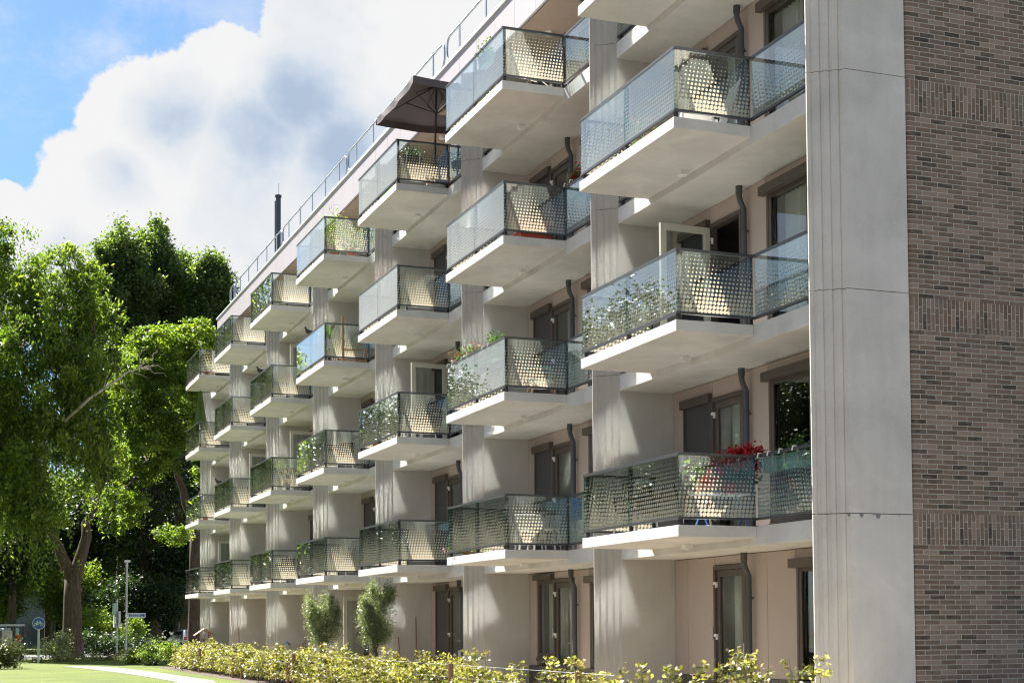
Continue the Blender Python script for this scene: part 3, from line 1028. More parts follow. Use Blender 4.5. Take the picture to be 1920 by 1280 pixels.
# --- roof railing, in sections with rounded ends
XR = 11.35
def rail_section(y0, y1):
    s = MB()
    zt, zb, rr = 15.60, 15.02, 0.22
    pts = []
    def arc(cy_, cz, a0, a1):
        for i in range(6):
            a = R(a0 + (a1 - a0) * i / 5)
            pts.append((XR, cy_ + rr * math.cos(a), cz + rr * math.sin(a)))
    arc(y0 + rr, zt - rr, 180, 90) if False else None
    loop = []
    for (cy_, cz, a0, a1) in ((y0 + rr, zb + rr, 270, 180), (y0 + rr, zt - rr, 180, 90), (y1 - rr, zt - rr, 90, 0), (y1 - rr, zb + rr, 0, -90)):
        for i in range(6):
            a = R(a0 + (a1 - a0) * i / 5)
            loop.append((XR, cy_ + rr * math.cos(a), cz + rr * math.sin(a)))
    loop.append(loop[0])
    s.tube(loop, 0.024, 8, cap=False)
    o = fin(s.build('roof_railing', ['galvanised'], smooth=True))
    n = max(2, round((y1 - y0) / 1.82))
    for i in range(n):
        yy = y0 + 0.9 + (y1 - y0 - 1.8) * i / (n - 1)
        p_ = MB(); p_.box(XR - 0.012, XR + 0.012, yy - 0.04, yy + 0.04, ZROOF + 0.5, 15.66)
        p_.build('post', ['galvanised'], o)
edges = [(16.6, 24.5), (24.7, 33.75), (33.95, 43.0), (43.2, 52.0), (52.2, 60.9), (61.1, 62.25)]
for a, b_ in edges: rail_section(a, b_)

# --- flue pipes on the roof
fl = empty('flue', (12.2, 56.9, 14.0)); fl.parent = bld; fl.location = Vector((12.2, 56.9, 14.0)) - OFF
s = MB(); s.tube([(0, 0.16, 0), (0, 0.16, 4.0)], 0.085, 12); s.tube([(0, -0.12, 0), (0, -0.12, 4.15)], 0.10, 12)
s.tube([(0.05, 0.02, 0), (0.05, 0.02, 3.9)], 0.04, 8); s.box(-0.03, 0.03, -0.1, 0.2, 2.2, 2.28); s.box(-0.03, 0.03, -0.1, 0.2, 1.0, 1.08)
s.tube([(0, -0.12, 4.08), (0, -0.12, 4.16)], 0.13, 12); s.tube([(0, -0.2, 4.0), (0, -0.2, 4.6)], 0.008, 6)
s.build('flue_pipe', ['rail_metal'], fl)

# ------------------------------------------------------------------ ground
s = MB(); s.box(-700, 900, -200, 1500, -1.0, -0.006)
tag(s.build('ground', ['ground_mix']), kind='structure')
s = MB(); s.box(-9, 9.4, 41, 82, -0.5, 0.0)
tag(s.build('lawn', ['grass']), kind='structure')
s = MB(); s.box(-60, 9, 97, 107, -0.5, 0.0); s.box(-60, 20, 113, 134, -0.5, 0.0)
tag(s.build('verge', ['grass']), kind='structure')
s = MB(); s.box(9.45, XB + 0.1, 12, 67, 0.0, 0.016)
tag(s.build('terrace', ['terrace_paving']), kind='structure')
s = MB(); s.box(8.15, 9.45, 12, 61, 0.0, 0.008)
tag(s.build('planting_bed', ['soil']), kind='structure')
s = MB()
pp = [(7.3, 42), (7.55, 44), (7.2, 54), (6.7, 60.5), (5.9, 64.5), (4.9, 64.2), (5.5, 59), (6.1, 52), (6.4, 44), (6.3, 42)]
s.prism(pp, 0.002, 0.012)
tag(s.build('path', ['path_paving']), kind='structure')
s = MB(); s.box(-60, 9.0, 84.5, 95, 0.004, 0.012); s.box(-60, 20.0, 108, 112, 0.004, 0.012)
tag(s.build('road', ['asphalt']), kind='structure')
# ------------------------------------------------------------------ trees and plants
def at(px, py, ax, val):
    """where the line of sight through a photo pixel meets a plane (used to read real positions off the photograph)"""
    d = pdir(px, py); i = 'XYZ'.index(ax)
    o = Vector((0, 0, 1.5))
    return o + d * ((val - o[i]) / d[i])


def crown_points(blobs, n, clump_r, per, seed, shell=0.55, flat=0.75, weep=0.0, weep_len=2.0, vp=0.75):
    """leaf positions: clumps spread through a union of ellipsoids (cx, cy, cz, rx, ry, rz), denser towards the outside"""
    r = np.random.default_rng(seed)
    vol = np.array([b_[3] * b_[4] * b_[5] for b_ in blobs]) ** vp
    pick = r.choice(len(blobs), n, p=vol / vol.sum())
    bb = np.array(blobs)[pick]
    d = r.normal(size=(n, 3)); d /= np.linalg.norm(d, axis=1)[:, None]
    rad = shell + (1 - shell) * r.uniform(0, 1, n) ** 0.7
    wob = 1 + 0.22 * np.sin(d[:, 0] * 5 + pick) * np.cos(d[:, 2] * 6 + pick * 2)
    c = bb[:, :3] + d * bb[:, 3:] * (rad * wob)[:, None]
    tone = r.uniform(0.25, 0.75, n)
    k = r.integers(int(per * 0.5), int(per * 1.5) + 1, n)
    idx = np.repeat(np.arange(n), k)
    cr = clump_r * r.uniform(0.55, 1.35, n)
    off = r.normal(size=(len(idx), 3)) * 0.5
    off[:, 2] *= flat
    p = c[idx] + off * cr[idx][:, None]
    if weep:
        m_ = int(len(idx) * weep)
        sel = r.choice(n, max(1, m_ // 14))
        # hanging strands
        st = c[sel]
        L = r.uniform(0.4, 1.0, len(sel)) * weep_len
        q = 14
        t = np.tile(np.linspace(0, 1, q), len(sel))
        ii = np.repeat(np.arange(len(sel)), q)
        sx = r.normal(size=(len(sel), 2)) * 0.35
        ps = st[ii].copy()
        ps[:, 0] += sx[ii, 0] * np.sqrt(t); ps[:, 1] += sx[ii, 1] * np.sqrt(t)
        ps[:, 2] -= L[ii] * t
        ps += r.normal(size=ps.shape) * 0.07
        p = np.concatenate([p, ps]); idx = np.concatenate([idx, sel[ii]])
    return p, tone[idx], c


def limb(s, a, b_, r0, r1, rnd, n=6, wander=0.12, sag=0.0):
    a = Vector(a); b_ = Vector(b_)
    L = (b_ - a).length
    pts = []; rr = []
    for i in range(n + 1):
        t = i / n
        p = a.lerp(b_, t)
        k = math.sin(math.pi * t) * L * wander
        p += Vector((rnd.uniform(-1, 1), rnd.uniform(-1, 1), rnd.uniform(-0.5, 0.7))) * k * 0.6
        p.z += math.sin(math.pi * t) * L * 0.08 - sag * t * t
        pts.append(tuple(p)); rr.append(r0 + (r1 - r0) * t)
    s.tube(pts, rr, 7)
    return pts


def make_tree(name, label, base, blobs, n, clump_r, per, leaf, mat, trunk_r, fork_z, seed, group=None, limbs=9, weep=0.0, weep_len=2.0,
              flat=0.75, bark='bark', lean=(0, 0), shell=0.5, forks=None, aspect=0.6, cat='tree', twigs=40, droop=0.3, vp=0.75):
    o = empty(name, base)
    tag(o, label, cat, group)
    bl = [(b_[0] - base[0], b_[1] - base[1], b_[2] - base[2], b_[3], b_[4], b_[5]) for b_ in blobs]
    p, tone, cen = crown_points(bl, n, clump_r, per, seed, shell, flat, weep, weep_len, vp)
    keep = p[:, 2] > 0.1
    leaf_mesh('crown', p[keep], leaf, mat, o, aspect=aspect, seed=seed, tone=tone[keep], droop=droop)
    rnd = random.Random(seed)
    s = MB()
    fk = Vector((lean[0], lean[1], fork_z))
    pts = [(0, 0, -0.3), (0.0, 0, 0.15), (lean[0] * 0.3, lean[1] * 0.3, fork_z * 0.35), (lean[0] * 0.7, lean[1] * 0.7, fork_z * 0.7), tuple(fk)]
    s.tube(pts, [trunk_r * 1.7, trunk_r * 1.3, trunk_r, trunk_r * 0.92, trunk_r * 0.80], 16)
    ends = forks or []
    tops = []
    for e in ends:
        tops.append(limb(s, fk - Vector((0, 0, trunk_r * 1.2)), e, trunk_r * 0.78, trunk_r * 0.28, rnd, 7, 0.05)[-1])
    if not tops: tops = [tuple(fk)]
    sel = [cen[i] for i in np.random.default_rng(seed + 1).choice(len(cen), min(limbs, len(cen)), replace=False)]
    for e in sel:
        t0 = min(tops, key=lambda q: (Vector(q) - Vector(e)).length)
        a = Vector(t0)
        pl = limb(s, a, e, trunk_r * 0.33, trunk_r * 0.06, rnd, 7, 0.15)
        for _ in range(max(1, twigs // max(1, limbs))):
            j = rnd.randrange(2, len(pl))
            tgt = cen[rnd.randrange(len(cen))]
            v = (Vector(tgt) - Vector(pl[j]))
            if v.length > 0.1:
                v = v.normalized() * min(v.length, clump_r * 2.5)
                limb(s, pl[j], Vector(pl[j]) + v, trunk_r * 0.09, 0.012, rnd, 4, 0.15)
    s.build('trunk', [bark], o, smooth=True)
    return o


def bl(px, py, Y, rpx, rzpx, ry=None):
    """crown ellipsoid from its place and size as seen, at its real distance"""
    c = at(px, py, 'Y', Y)
    dep = (c - Vector((0, 0, 1.5))).dot(fw)
    m_ = dep / F_PX
    return (c.x, c.y, c.z, rpx * m_, ry or rpx * m_, rzpx * m_)


# the big drooping tree on the lawn edge
b0 = at(135, 1232, 'Z', 0)
make_tree('weeping_tree', 'large drooping yellow-green tree with a thick forked trunk at the lawn edge',
          (b0.x, b0.y, 0),
          [bl(100, 560, 82, 100, 90), bl(60, 700, 80, 125, 130), bl(170, 640, 82, 62, 110), bl(20, 830, 79, 90, 120), bl(150, 800, 82, 70, 110),
           bl(70, 950, 80, 60, 50), bl(205, 860, 84, 30, 60)],
          820, 0.5, 66, 0.27, 'leaf_birch', 0.50, 4.6, 5, aspect=0.36, weep=0.4, weep_len=3.8, limbs=16, twigs=60, forks=[(-1.6, 0, 7.5), (1.4, 0.4, 9.0)], droop=2.6)
b1 = Vector((2.2, 86, 0))
make_tree('birch_tree', 'birch tree with arching twigs against the sky at the left edge', (b1.x, b1.y, 0),
          [bl(-30, 520, 84, 70, 80), bl(-10, 450, 84, 45, 40), bl(25, 440, 84, 26, 22), bl(-40, 700, 84, 90, 130), bl(-30, 900, 84, 90, 120)],
          360, 0.5, 50, 0.26, 'leaf_birch', 0.3, 7, 9, weep=0.45, weep_len=3.0, limbs=12, droop=2.6, aspect=0.36)
# poplars behind
for (cx_, top, bot, wd, sd2, lab) in ((226, 425, 790, 70, 21, 'dark green poplar at the left of the tall group, partly hidden by the weeping tree'),
                                      (292, 408, 840, 72, 22, 'tallest dark green poplar with a narrow ragged top standing behind the light green tree'),
                                      (345, 468, 820, 55, 23, 'dark green poplar in the middle of the gap beside the tallest one'),
                                      (392, 472, 770, 48, 24, 'dark green poplar nearest the roof of the apartment building')):
    Y_ = 122 + (sd2 % 3) * 4
    c0 = at(cx_, 1190, 'Y', Y_)
    bs = []
    rr_ = random.Random(sd2)
    H_ = bot - top
    bs += [bl(cx_, top + H_ * 0.60, Y_, wd, H_ * 0.40), bl(cx_ + 4, top + H_ * 0.34, Y_, wd * 0.95, H_ * 0.22), bl(cx_ - 3, top + H_ * 0.17, Y_, wd * 0.72, H_ * 0.14)]
    for i in range(14):
        a_ = rr_.uniform(-1, 1)
        bs.append(bl(cx_ + a_ * wd * 0.85, top + H_ * (0.03 + 0.28 * abs(a_) ** 1.5) + rr_.uniform(-6, 14), Y_ + rr_.uniform(-1.5, 1.5), rr_.uniform(7, 13), rr_.uniform(13, 26)))
    make_tree('poplar_tree', lab, (c0.x, Y_, 0), bs, 620, 0.62, 70, 0.27, 'leaf_poplar', 0.4, 8, sd2, group='poplars behind the light green tree', limbs=18, flat=1.2, twigs=40, shell=0.3)
# light green locust tree beside the building end
b2 = at(366, 1190, 'Y', 97)
make_tree('locust_tree', 'light green feathery tree with two brown limbs behind the building end', (b2.x, 97, 0),
          [bl(300, 660, 96, 80, 55), bl(370, 640, 96, 55, 45), bl(240, 740, 95, 60, 80), bl(330, 760, 95, 75, 90), bl(270, 850, 94, 60, 60), bl(225, 950, 93, 45, 45), bl(325, 1000, 94, 30, 22), bl(385, 860, 97, 20, 50)],
          800, 0.5, 85, 0.19, 'leaf_light', 0.42, 8.2, 31, limbs=16, forks=[(-2.0, 0, 13), (1.2, 0.5, 13.5)], flat=0.5, twigs=70)
# one bare sunlit branch
o = [x for x in bpy.data.objects if x.name == 'weeping_tree'][0]
s = MB(); rnd = random.Random(9)
def wl_(px_, py_, Y_): return tuple(at(px_, py_, 'Y', Y_) - Vector((b0.x, b0.y, 0)))
s.tube([wl_(120, 790, 79), wl_(170, 745, 78.5), wl_(215, 715, 78.5), wl_(240, 697, 78.5), wl_(262, 690, 78.5)], [0.09, 0.07, 0.055, 0.045, 0.035], 8)
for a_, tg in (((255, 692), (285, 672)), ((258, 691), (308, 692)), ((240, 697), (278, 708)), ((262, 690), (258, 662)), ((262, 690), (312, 706)), ((215, 715), (246, 735)), ((190, 732), (205, 700)), ((285, 676), (296, 655)), ((270, 688), (292, 684)), ((225, 708), (232, 680)), ((262, 664), (276, 650))):
    limb(s, wl_(a_[0], a_[1], 78.5), wl_(tg[0], tg[1], 78.3), 0.032, 0.008, rnd, 6, 0.25)
s.build('bare_branch', ['dead_wood'], o, smooth=True)
# darker trees filling the wood behind
for (cx_, cy_, rx_, rz_, Y_, tr, sd2, lab) in (
        (272, 900, 75, 190, 112, 0.58, 41, 'dark shady tree with a very thick straight trunk behind the street lamp'),
        (185, 980, 62, 150, 116, 0.3, 42, 'dark shady tree between the forked trunk and the street lamp'),
        (90, 1000, 70, 130, 120, 0.25, 43, 'mid green tree behind the blue round sign'),
        (22, 1010, 55, 120, 104, 0.28, 44, 'dark trunked tree behind the bus shelter'),
        (400, 950, 70, 200, 118, 0.3, 45, 'dark shady tree behind the lower balconies at the far end'),
        (330, 1060, 40, 60, 112, 0.16, 46, 'small shady tree above the parked silver car')):
    c0 = at(cx_, 1190, 'Y', Y_)
    make_tree('shade_tree', lab, (c0.x, Y_, 0), [bl(cx_, cy_, Y_, rx_, rz_ * 0.6), bl(cx_ - rx_ * 0.4, cy_ + rz_ * 0.45, Y_, rx_ * 0.7, rz_ * 0.4), bl(cx_ + rx_ * 0.4, cy_ - rz_ * 0.4, Y_, rx_ * 0.7, rz_ * 0.5)],
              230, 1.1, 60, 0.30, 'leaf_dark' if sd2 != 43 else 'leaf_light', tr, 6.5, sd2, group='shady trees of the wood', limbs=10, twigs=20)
# far-off wood as one mass
r_ = np.random.default_rng(77)
nn = 42000
aa = r_.uniform(-120, 520, nn)
YY = r_.uniform(140, 165, nn)
fx_ = np.array([at(a_, 1190, 'Y', 1.0).x for a_ in (-120, 520)])
slope = fx_[0] + (fx_[1] - fx_[0]) * (aa + 120) / 640.0
PX = slope * YY
PZ = r_.uniform(0, 1, nn) ** 0.8 * (17 + 3 * np.sin(PX * 0.35) + 2 * np.sin(PX * 0.9 + 1))
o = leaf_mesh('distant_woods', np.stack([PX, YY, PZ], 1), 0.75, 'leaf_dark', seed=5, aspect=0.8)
tag(o, kind='stuff', label='dark wood filling the view behind the street', cat='woods')

# off to the left, out of frame: the row of trees mirrored in the balcony glass
proto = make_tree('avenue_tree', 'broad green tree of the row opposite the building', (-17, 62, 0),
                  [(-17, 62, 11, 5.0, 5.0, 4.5), (-19, 63, 8, 4.0, 4.5, 3.5), (-14.5, 61, 9, 4.0, 4, 3.6), (-17, 60, 14.5, 3.2, 3.2, 3.0)],
                  760, 1.15, 105, 0.22, 'leaf_avenue', 0.35, 5, 51, group='row of trees opposite the building', limbs=8, twigs=10)
for i, (x_, y_, s_) in enumerate(((-16, 50, 0.9), (-19, 76, 1.12), (-12, 92, 0.95), (-22, 94, 1.2), (-8, 108, 1.05), (-17, 112, 1.2), (-2, 124, 1.2), (-24, 38, 0.9), (-26, 60, 1.1), (-10, 140, 1.4), (2, 118, 1.0))):
    t_ = copy_tree(proto)
    t_.location = (x_, y_, 0); t_.rotation_euler = (0, 0, i * 1.3); t_.scale = (s_, s_, s_)

# shrubs and low planting
def bush(name, label, blobs, n, clump, per, leaf, mat, seed, group=None):
    bx_ = sum(b_[0] for b_ in blobs) / len(blobs); by_ = sum(b_[1] for b_ in blobs) / len(blobs)
    o = empty(name, (bx_, by_, 0)); tag(o, label, 'shrub', group)
    bl_ = [(b_[0] - bx_, b_[1] - by_, b_[2], b_[3], b_[4], b_[5]) for b_ in blobs]
    p, tone, cen = crown_points(bl_, n, clump, per, seed, 0.2)
    k_ = p[:, 2] > 0.02
    leaf_mesh('foliage', p[k_], leaf, mat, o, seed=seed, tone=tone[k_])
    s = MB(); rnd = random.Random(seed)
    for i in range(10):
        e = cen[rnd.randrange(len(cen))]
        limb(s, (rnd.uniform(-.2, .2), rnd.uniform(-.2, .2), 0), e, 0.025, 0.008, rnd, 4)
    s.build('stem', ['bark'], o)
    return o
bush('sunlit_shrub', 'bright yellow-green leafy shrub right of the forked trunk', [bl(170, 1165, 98, 38, 28), bl(200, 1180, 98, 25, 20)], 60, 0.5, 60, 0.16, 'leaf_light', 61)
bush('sunlit_shrub', 'bright green shrub between the street name sign and the thick dark trunk', [bl(255, 1175, 100, 18, 20)], 30, 0.45, 50, 0.16, 'leaf_light', 62)
bush('undergrowth', 'dark leafy undergrowth filling the gap between the street lamp and the thick dark trunk', [bl(250, 1120, 108, 60, 55), bl(200, 1140, 106, 40, 45), bl(310, 1130, 108, 40, 50)], 240, 0.8, 60, 0.22, 'leaf_dark', 71)
bush('undergrowth', 'mixed green undergrowth behind the forked trunk', [bl(120, 1120, 112, 45, 55), bl(160, 1100, 110, 40, 50)], 160, 0.8, 60, 0.22, 'leaf_birch', 72)
bush('undergrowth', 'leafy undergrowth above the bus shelter roof', [bl(10, 1120, 106, 35, 40)], 80, 0.8, 60, 0.22, 'leaf_birch', 73)
bush('dark_shrub', 'dark green spreading shrub at the foot of the forked trunk', [bl(180, 1205, 90, 45, 22), bl(215, 1210, 90, 35, 20)], 80, 0.45, 50, 0.14, 'leaf_dark', 63)
bush('dark_shrub', 'dark shrub in front of the parked silver car', [bl(345, 1226, 84, 35, 12), bl(305, 1222, 84, 28, 14), bl(272, 1208, 86, 26, 20)], 90, 0.4, 50, 0.12, 'leaf_dark', 64)
bush('feathery_shrub', 'grey-green feathery shrub left of the forked trunk beside the blue round sign', [bl(100, 1215, 80, 28, 22), bl(118, 1200, 80, 18, 22)], 50, 0.35, 50, 0.10, 'leaf_olive', 65)
bush('low_planting', 'low yellow-green planting along the back edge of the lawn', [bl(70, 1243, 72, 28, 8), bl(120, 1240, 74, 40, 10), bl(190, 1238, 76, 45, 10), bl(250, 1236, 77, 40, 12), bl(300, 1232, 78, 40, 14)], 170, 0.3, 60, 0.09, 'leaf_beech', 66)
bush('low_planting', 'dull green shrubs where the path meets the beech hedge', [bl(250, 1232, 66, 22, 14), bl(290, 1225, 64, 30, 20), bl(320, 1222, 62, 30, 22)], 120, 0.3, 60, 0.08, 'leaf_birch', 67)
bush('clipped_hedge', 'dark clipped beech hedge at the left edge in front of the bus shelter', [bl(-5, 1228, 62, 30, 28), bl(20, 1228, 62, 24, 27), bl(-40, 1228, 62, 30, 28)], 150, 0.35, 60, 0.08, 'leaf_darkhedge', 68)

# the young beech hedge in front of the terraces
r_ = np.random.default_rng(8)
hp = []; ht = []
y = 15.8
cl = []
while y < 58.6:
    gap = (17.7 < y < 19.2) or (19.9 < y < 23.6 and math.sin(y * 5.1) < 0.5) or (16.2 < y < 16.9)
    dens_ = 6 if y > 27 else (3.6 if not gap else 0.4)
    hh = 0.78 + 0.10 * math.sin(y * 1.7) + 0.08 * math.sin(y * 4.1 + 1) + r_.normal() * 0.05
    if y < 24: hh -= 0.13
    nst = max(1, int(dens_)) if r_.uniform() < min(1, dens_) else 0
    for _ in range(nst * 2):
        xx = 8.95 + r_.normal() * 0.2; top = hh * r_.uniform(0.6, 1.12)
        cl.append((xx, y + r_.uniform(-.2, .2), top))
    y += 0.33
# named taller sprigs near the camera
for px_, zt in ((1215, 1.10), (1325, 1.12), (1345, 1.16), (1405, 1.34), (1395, 1.24), (1440, 1.10), (1490, 1.25), (1515, 1.16), (1250, 1.06), (1020, 1.12), (1060, 1.14), (905, 1.15), (890, 1.2), (1085, 1.15), (600, 1.22), (790, 1.18)):
    q = at(px_, 1200, 'X', 8.85)
    for _ in range(2): cl.append((8.85 + r_.normal() * 0.06, q.y + r_.normal() * 0.05, zt - 0.12))
stems = MB()
rnd = random.Random(3)
for (xx, yy, top) in cl:
    lx, ly = r_.normal() * 0.10, r_.normal() * 0.10
    stems.tube([(xx, yy, 0), (xx + lx * 0.5, yy + ly * 0.5, top * 0.55), (xx + lx, yy + ly, top)], [0.011, 0.008, 0.003], 4, cap=False)
    nt_ = 24
    ts = r_.uniform(0.10, 1.0, nt_) ** 0.75
    base_t = r_.uniform(0.15, 0.8)
    for t in ts:
        # side twig with a spray of leaves
        a_ = r_.uniform(0, 6.28); Lq = 0.26 * (1.15 - t) + 0.05
        ex, ey = math.cos(a_) * Lq, math.sin(a_) * Lq
        cx_, cy_, cz_ = xx + lx * t, yy + ly * t, top * t
        m_ = 4
        for j in range(m_):
            f_ = (j + 1) / m_
            hp.append((cx_ + ex * f_ + r_.normal() * .015, cy_ + ey * f_ + r_.normal() * .015, cz_ + 0.05 * f_ + r_.normal() * 0.02))
            ht.append(base_t + 0.15 * t)
hp = np.array(hp); ht = np.array(ht)
hedge = empty('beech_hedge', (8.95, 37, 0)); tag(hedge, 'long young beech hedge with yellow-green and copper leaves in front of the ground floor terraces', 'hedge')
hp[:, 0] -= 8.95; hp[:, 1] -= 37
pale = r_.uniform(0, 1, len(hp)) < 0.35
leaf_mesh('foliage', hp[~pale], 0.072, 'leaf_beech', hedge, seed=81, tone=ht[~pale], aspect=0.66)
leaf_mesh('pale_foliage', hp[pale], 0.070, 'leaf_beech_pale', hedge, seed=82, tone=ht[pale], aspect=0.66)
so_ = stems.build('stem', ['wood_grey'], hedge); so_.location = (-8.95, -37, 0)

# fence posts and wires inside the hedge
fence = empty('wire_fence', (8.5, 37, 0)); tag(fence, 'low fence of wooden posts and thin wires running inside the beech hedge', 'fence')
for y_, h_ in ((19.6, 0.86), (25.25, 0.86), (30.8, 0.78), (37.7, 0.86), (38.35, 0.62), (46, 0.62), (44.6, 0.6), (52.2, 0.84)):
    s = MB(); s.tube([(0, y_ - 37, 0), (0, y_ - 37, h_)], 0.05, 10); s.build('post', ['wood'], fence)
s = MB()
for z_ in (0.35, 0.62, 0.84): s.tube([(0.05, 18.5 - 37, z_), (0.05, 58 - 37, z_)], 0.0018, 4)
s.build('wire', ['galvanised'], fence)

# olive trees in pots
for (px_, topy, lab, sd2, wd) in ((605, 1100, 'olive tree with a round grey-green crown, the left of the two, beside the rattan chair', 91, 1.0), (705, 1085, 'olive tree with a taller pointed crown, in front of the terrace with the black chair', 92, 1.0)):
    q = at(px_, 1200, 'X', 9.75)
    dep = (Vector(q) - Vector((0, 0, 1.5))).dot(fw); mpx = dep / F_PX
    zc = 1.5 + (1177 - 1168) * mpx
    bs = [(q.x, q.y, zc, 38 * mpx, 36 * mpx, 38 * mpx), (q.x, q.y - 0.05, zc - 22 * mpx, 30 * mpx, 30 * mpx, 22 * mpx)]
    rr_ = random.Random(sd2)
    for i in range(20):
        a_ = rr_.uniform(0, 6.28); h_ = rr_.uniform(0.35, 0.95)
        tz = zc + (1163 - topy) * mpx * h_ - 6 * mpx
        if i == 0: tz, a_ = zc + (1163 - topy) * mpx - 6 * mpx, 0
        rad_ = (0 if i == 0 else rr_.uniform(6, 36)) * mpx
        bs.append((q.x + math.cos(a_) * rad_, q.y + math.sin(a_) * rad_, tz - 8 * mpx, 3.5 * mpx, 3.5 * mpx, 18 * mpx))
    ot = make_tree('olive_tree', lab, (q.x, q.y, 0.30), bs, 420, 0.12, 36, 0.062, 'leaf_olive', 0.065, 0.62, sd2, group='olive trees on the terraces', limbs=14, bark='bark_olive', aspect=0.28, twigs=30, shell=0.25, flat=1.3, vp=0.5)
    s = MB(); s.lathe([(0.16, 0.017), (0.23, 0.2), (0.25, 0.40), (0.22, 0.40), (0.2, 0.34)], 0, 0, 20)
    pt = s.build('plant_pot', ['pvc_black'], smooth=True); pt.location = (q.x, q.y, 0)
    tag(pt, 'dark pot holding the olive tree ' + ('beside the rattan chair' if sd2 == 91 else 'nearer the black chair'), 'plant pot')
# ------------------------------------------------------------------ things on the balconies and terraces
def part(parent, name, mat, fn, **kw):
    s = MB(); fn(s); return s.build(name, mat if isinstance(mat, list) else [mat], parent, **kw)


def chair(loc, rz, mat, label, legmat=None, recline=0.25, arms=True, backh=0.42, group=None, name='garden_chair'):
    o = empty(name, loc, rz); tag(o, label, 'chair', group)
    legmat = legmat or mat
    part(o, 'seat', mat, lambda s: s.box(-0.24, 0.24, -0.23, 0.23, 0.40, 0.43))
    def back(s):
        n = 5
        for i in range(n):
            x0 = -0.22 + 0.44 * i / n + 0.01; x1 = -0.22 + 0.44 * (i + 1) / n - 0.01
            y0, y1 = 0.23, 0.23 + recline * backh
            s.quad((x0, y0, 0.43), (x1, y0, 0.43), (x1, y1, 0.43 + backh), (x0, y1, 0.43 + backh))
            s.quad((x0, y0 + 0.02, 0.43), (x1, y0 + 0.02, 0.43), (x1, y1 + 0.02, 0.43 + backh), (x0, y1 + 0.02, 0.43 + backh))
        s.tube([(-0.23, 0.24, 0.42), (-0.23, 0.24 + recline * backh, 0.43 + backh), (0.23, 0.24 + recline * backh, 0.43 + backh), (0.23, 0.24, 0.42)], 0.016, 6)
    part(o, 'backrest', mat, back)
    for sx in (-1, 1):
        for sy in (-1, 1):
            part(o, 'leg', legmat, lambda s: s.tube([(sx * 0.22, sy * 0.2, 0.41), (sx * 0.26, sy * 0.27, 0.0)], [0.02, 0.016], 6))
        if arms:
            part(o, 'armrest', mat, lambda s: s.tube([(sx * 0.25, -0.2, 0.41), (sx * 0.27, -0.22, 0.62), (sx * 0.27, 0.1, 0.65), (sx * 0.24, 0.28, 0.64)], 0.02, 6))
    return o


def table(loc, w_, d_, h, mat, legmat, label, rz=0, name='balcony_table'):
    o = empty(name, loc, rz); tag(o, label, 'table')
    part(o, 'tabletop', mat, lambda s: s.box(-w_ / 2, w_ / 2, -d_ / 2, d_ / 2, h - 0.025, h))
    for sy in (-1, 1):
        part(o, 'leg', legmat, lambda s: s.tube([(-w_ / 2 + 0.04, sy * d_ * 0.42, h - 0.03), (w_ / 2 - 0.06, sy * d_ * 0.42, 0.0)], 0.012, 6))
        part(o, 'leg', legmat, lambda s: s.tube([(w_ / 2 - 0.04, sy * d_ * 0.39, h - 0.03), (-w_ / 2 + 0.06, sy * d_ * 0.39, 0.0)], 0.012, 6))
    return o


def potplant(loc, label, pot='terracotta', h=0.5, rad=0.22, mat='leaf_pot', leaf=0.06, pr=0.12, ph=0.22, seed=1, flowers=None, aspect=0.5, name='potted_plant', nl=500, hang=0.0):
    o = empty(name, loc); tag(o, label, 'plant')
    part(o, 'pot', pot, lambda s: s.lathe([(pr * 0.75, 0.0), (pr, ph), (pr * 1.08, ph), (pr * 1.08, ph + 0.02), (pr * 0.9, ph + 0.02)], 0, 0, 16), smooth=False)
    r__ = np.random.default_rng(seed)
    p = r__.normal(size=(nl, 3)) * np.array([rad, rad, h * 0.3]) * 0.6 + np.array([0, 0, ph + h * 0.45 - hang])
    leaf_mesh('foliage', p, leaf, mat, o, seed=seed, aspect=aspect)
    if flowers:
        k_ = r__.choice(nl, int(nl * 0.2))
        leaf_mesh('flowers', p[k_] * np.array([1.15, 1.15, 1.05]), leaf * 0.8, flowers, o, seed=seed + 1, aspect=0.9)
    return o


def planter(loc, L, label, box='planter_green', plant='leaf_pot', flowers=None, seed=1, rz=0, hooks=True, h=0.25, boxes=1, nl=450, group=None):
    """rail planter hanging inside the glass, long axis along local Y"""
    o = empty('rail_planter', loc, rz); tag(o, label, 'planter', group)
    def bx(s):
        s.v += []
        i = len(s.v)
        a, c = 0.075, 0.10
        s.v += [(-a, -L / 2 + .02, 0), (a, -L / 2 + .02, 0), (a, L / 2 - .02, 0), (-a, L / 2 - .02, 0), (-c, -L / 2, 0.19), (c, -L / 2, 0.19), (c, L / 2, 0.19), (-c, L / 2, 0.19)]
        for q in ((3, 2, 1, 0), (4, 5, 6, 7), (0, 1, 5, 4), (1, 2, 6, 5), (2, 3, 7, 6), (3, 0, 4, 7)):
            s.f.append(tuple(i + k_ for k_ in q)); s.m.append(0)
        s.box(-c - .008, c + .008, -L / 2 - .008, L / 2 + .008, 0.191, 0.21)
    part(o, 'box', box, bx)
    if hooks:
        for sy in (-0.32, 0.32):
            part(o, 'hook', 'white_plastic', lambda s: s.tube([(-0.10, sy * L, 0.05), (-0.115, sy * L, 0.22), (-0.14, sy * L, 0.275), (-0.185, sy * L, 0.275), (-0.20, sy * L, 0.21)], 0.012, 6))
    r__ = np.random.default_rng(seed)
    p = r__.normal(size=(nl, 3)) * np.array([0.07, L * 0.26, h * 0.32]) + np.array([0, 0, 0.2 + h * 0.4])
    leaf_mesh('foliage', p, 0.05, plant, o, seed=seed)
    if flowers:
        k_ = r__.choice(nl, int(nl * 0.22)); leaf_mesh('flowers', p[k_] + np.array([0, 0, 0.03]), 0.05, flowers, o, seed=seed + 3, aspect=0.9)
    return o


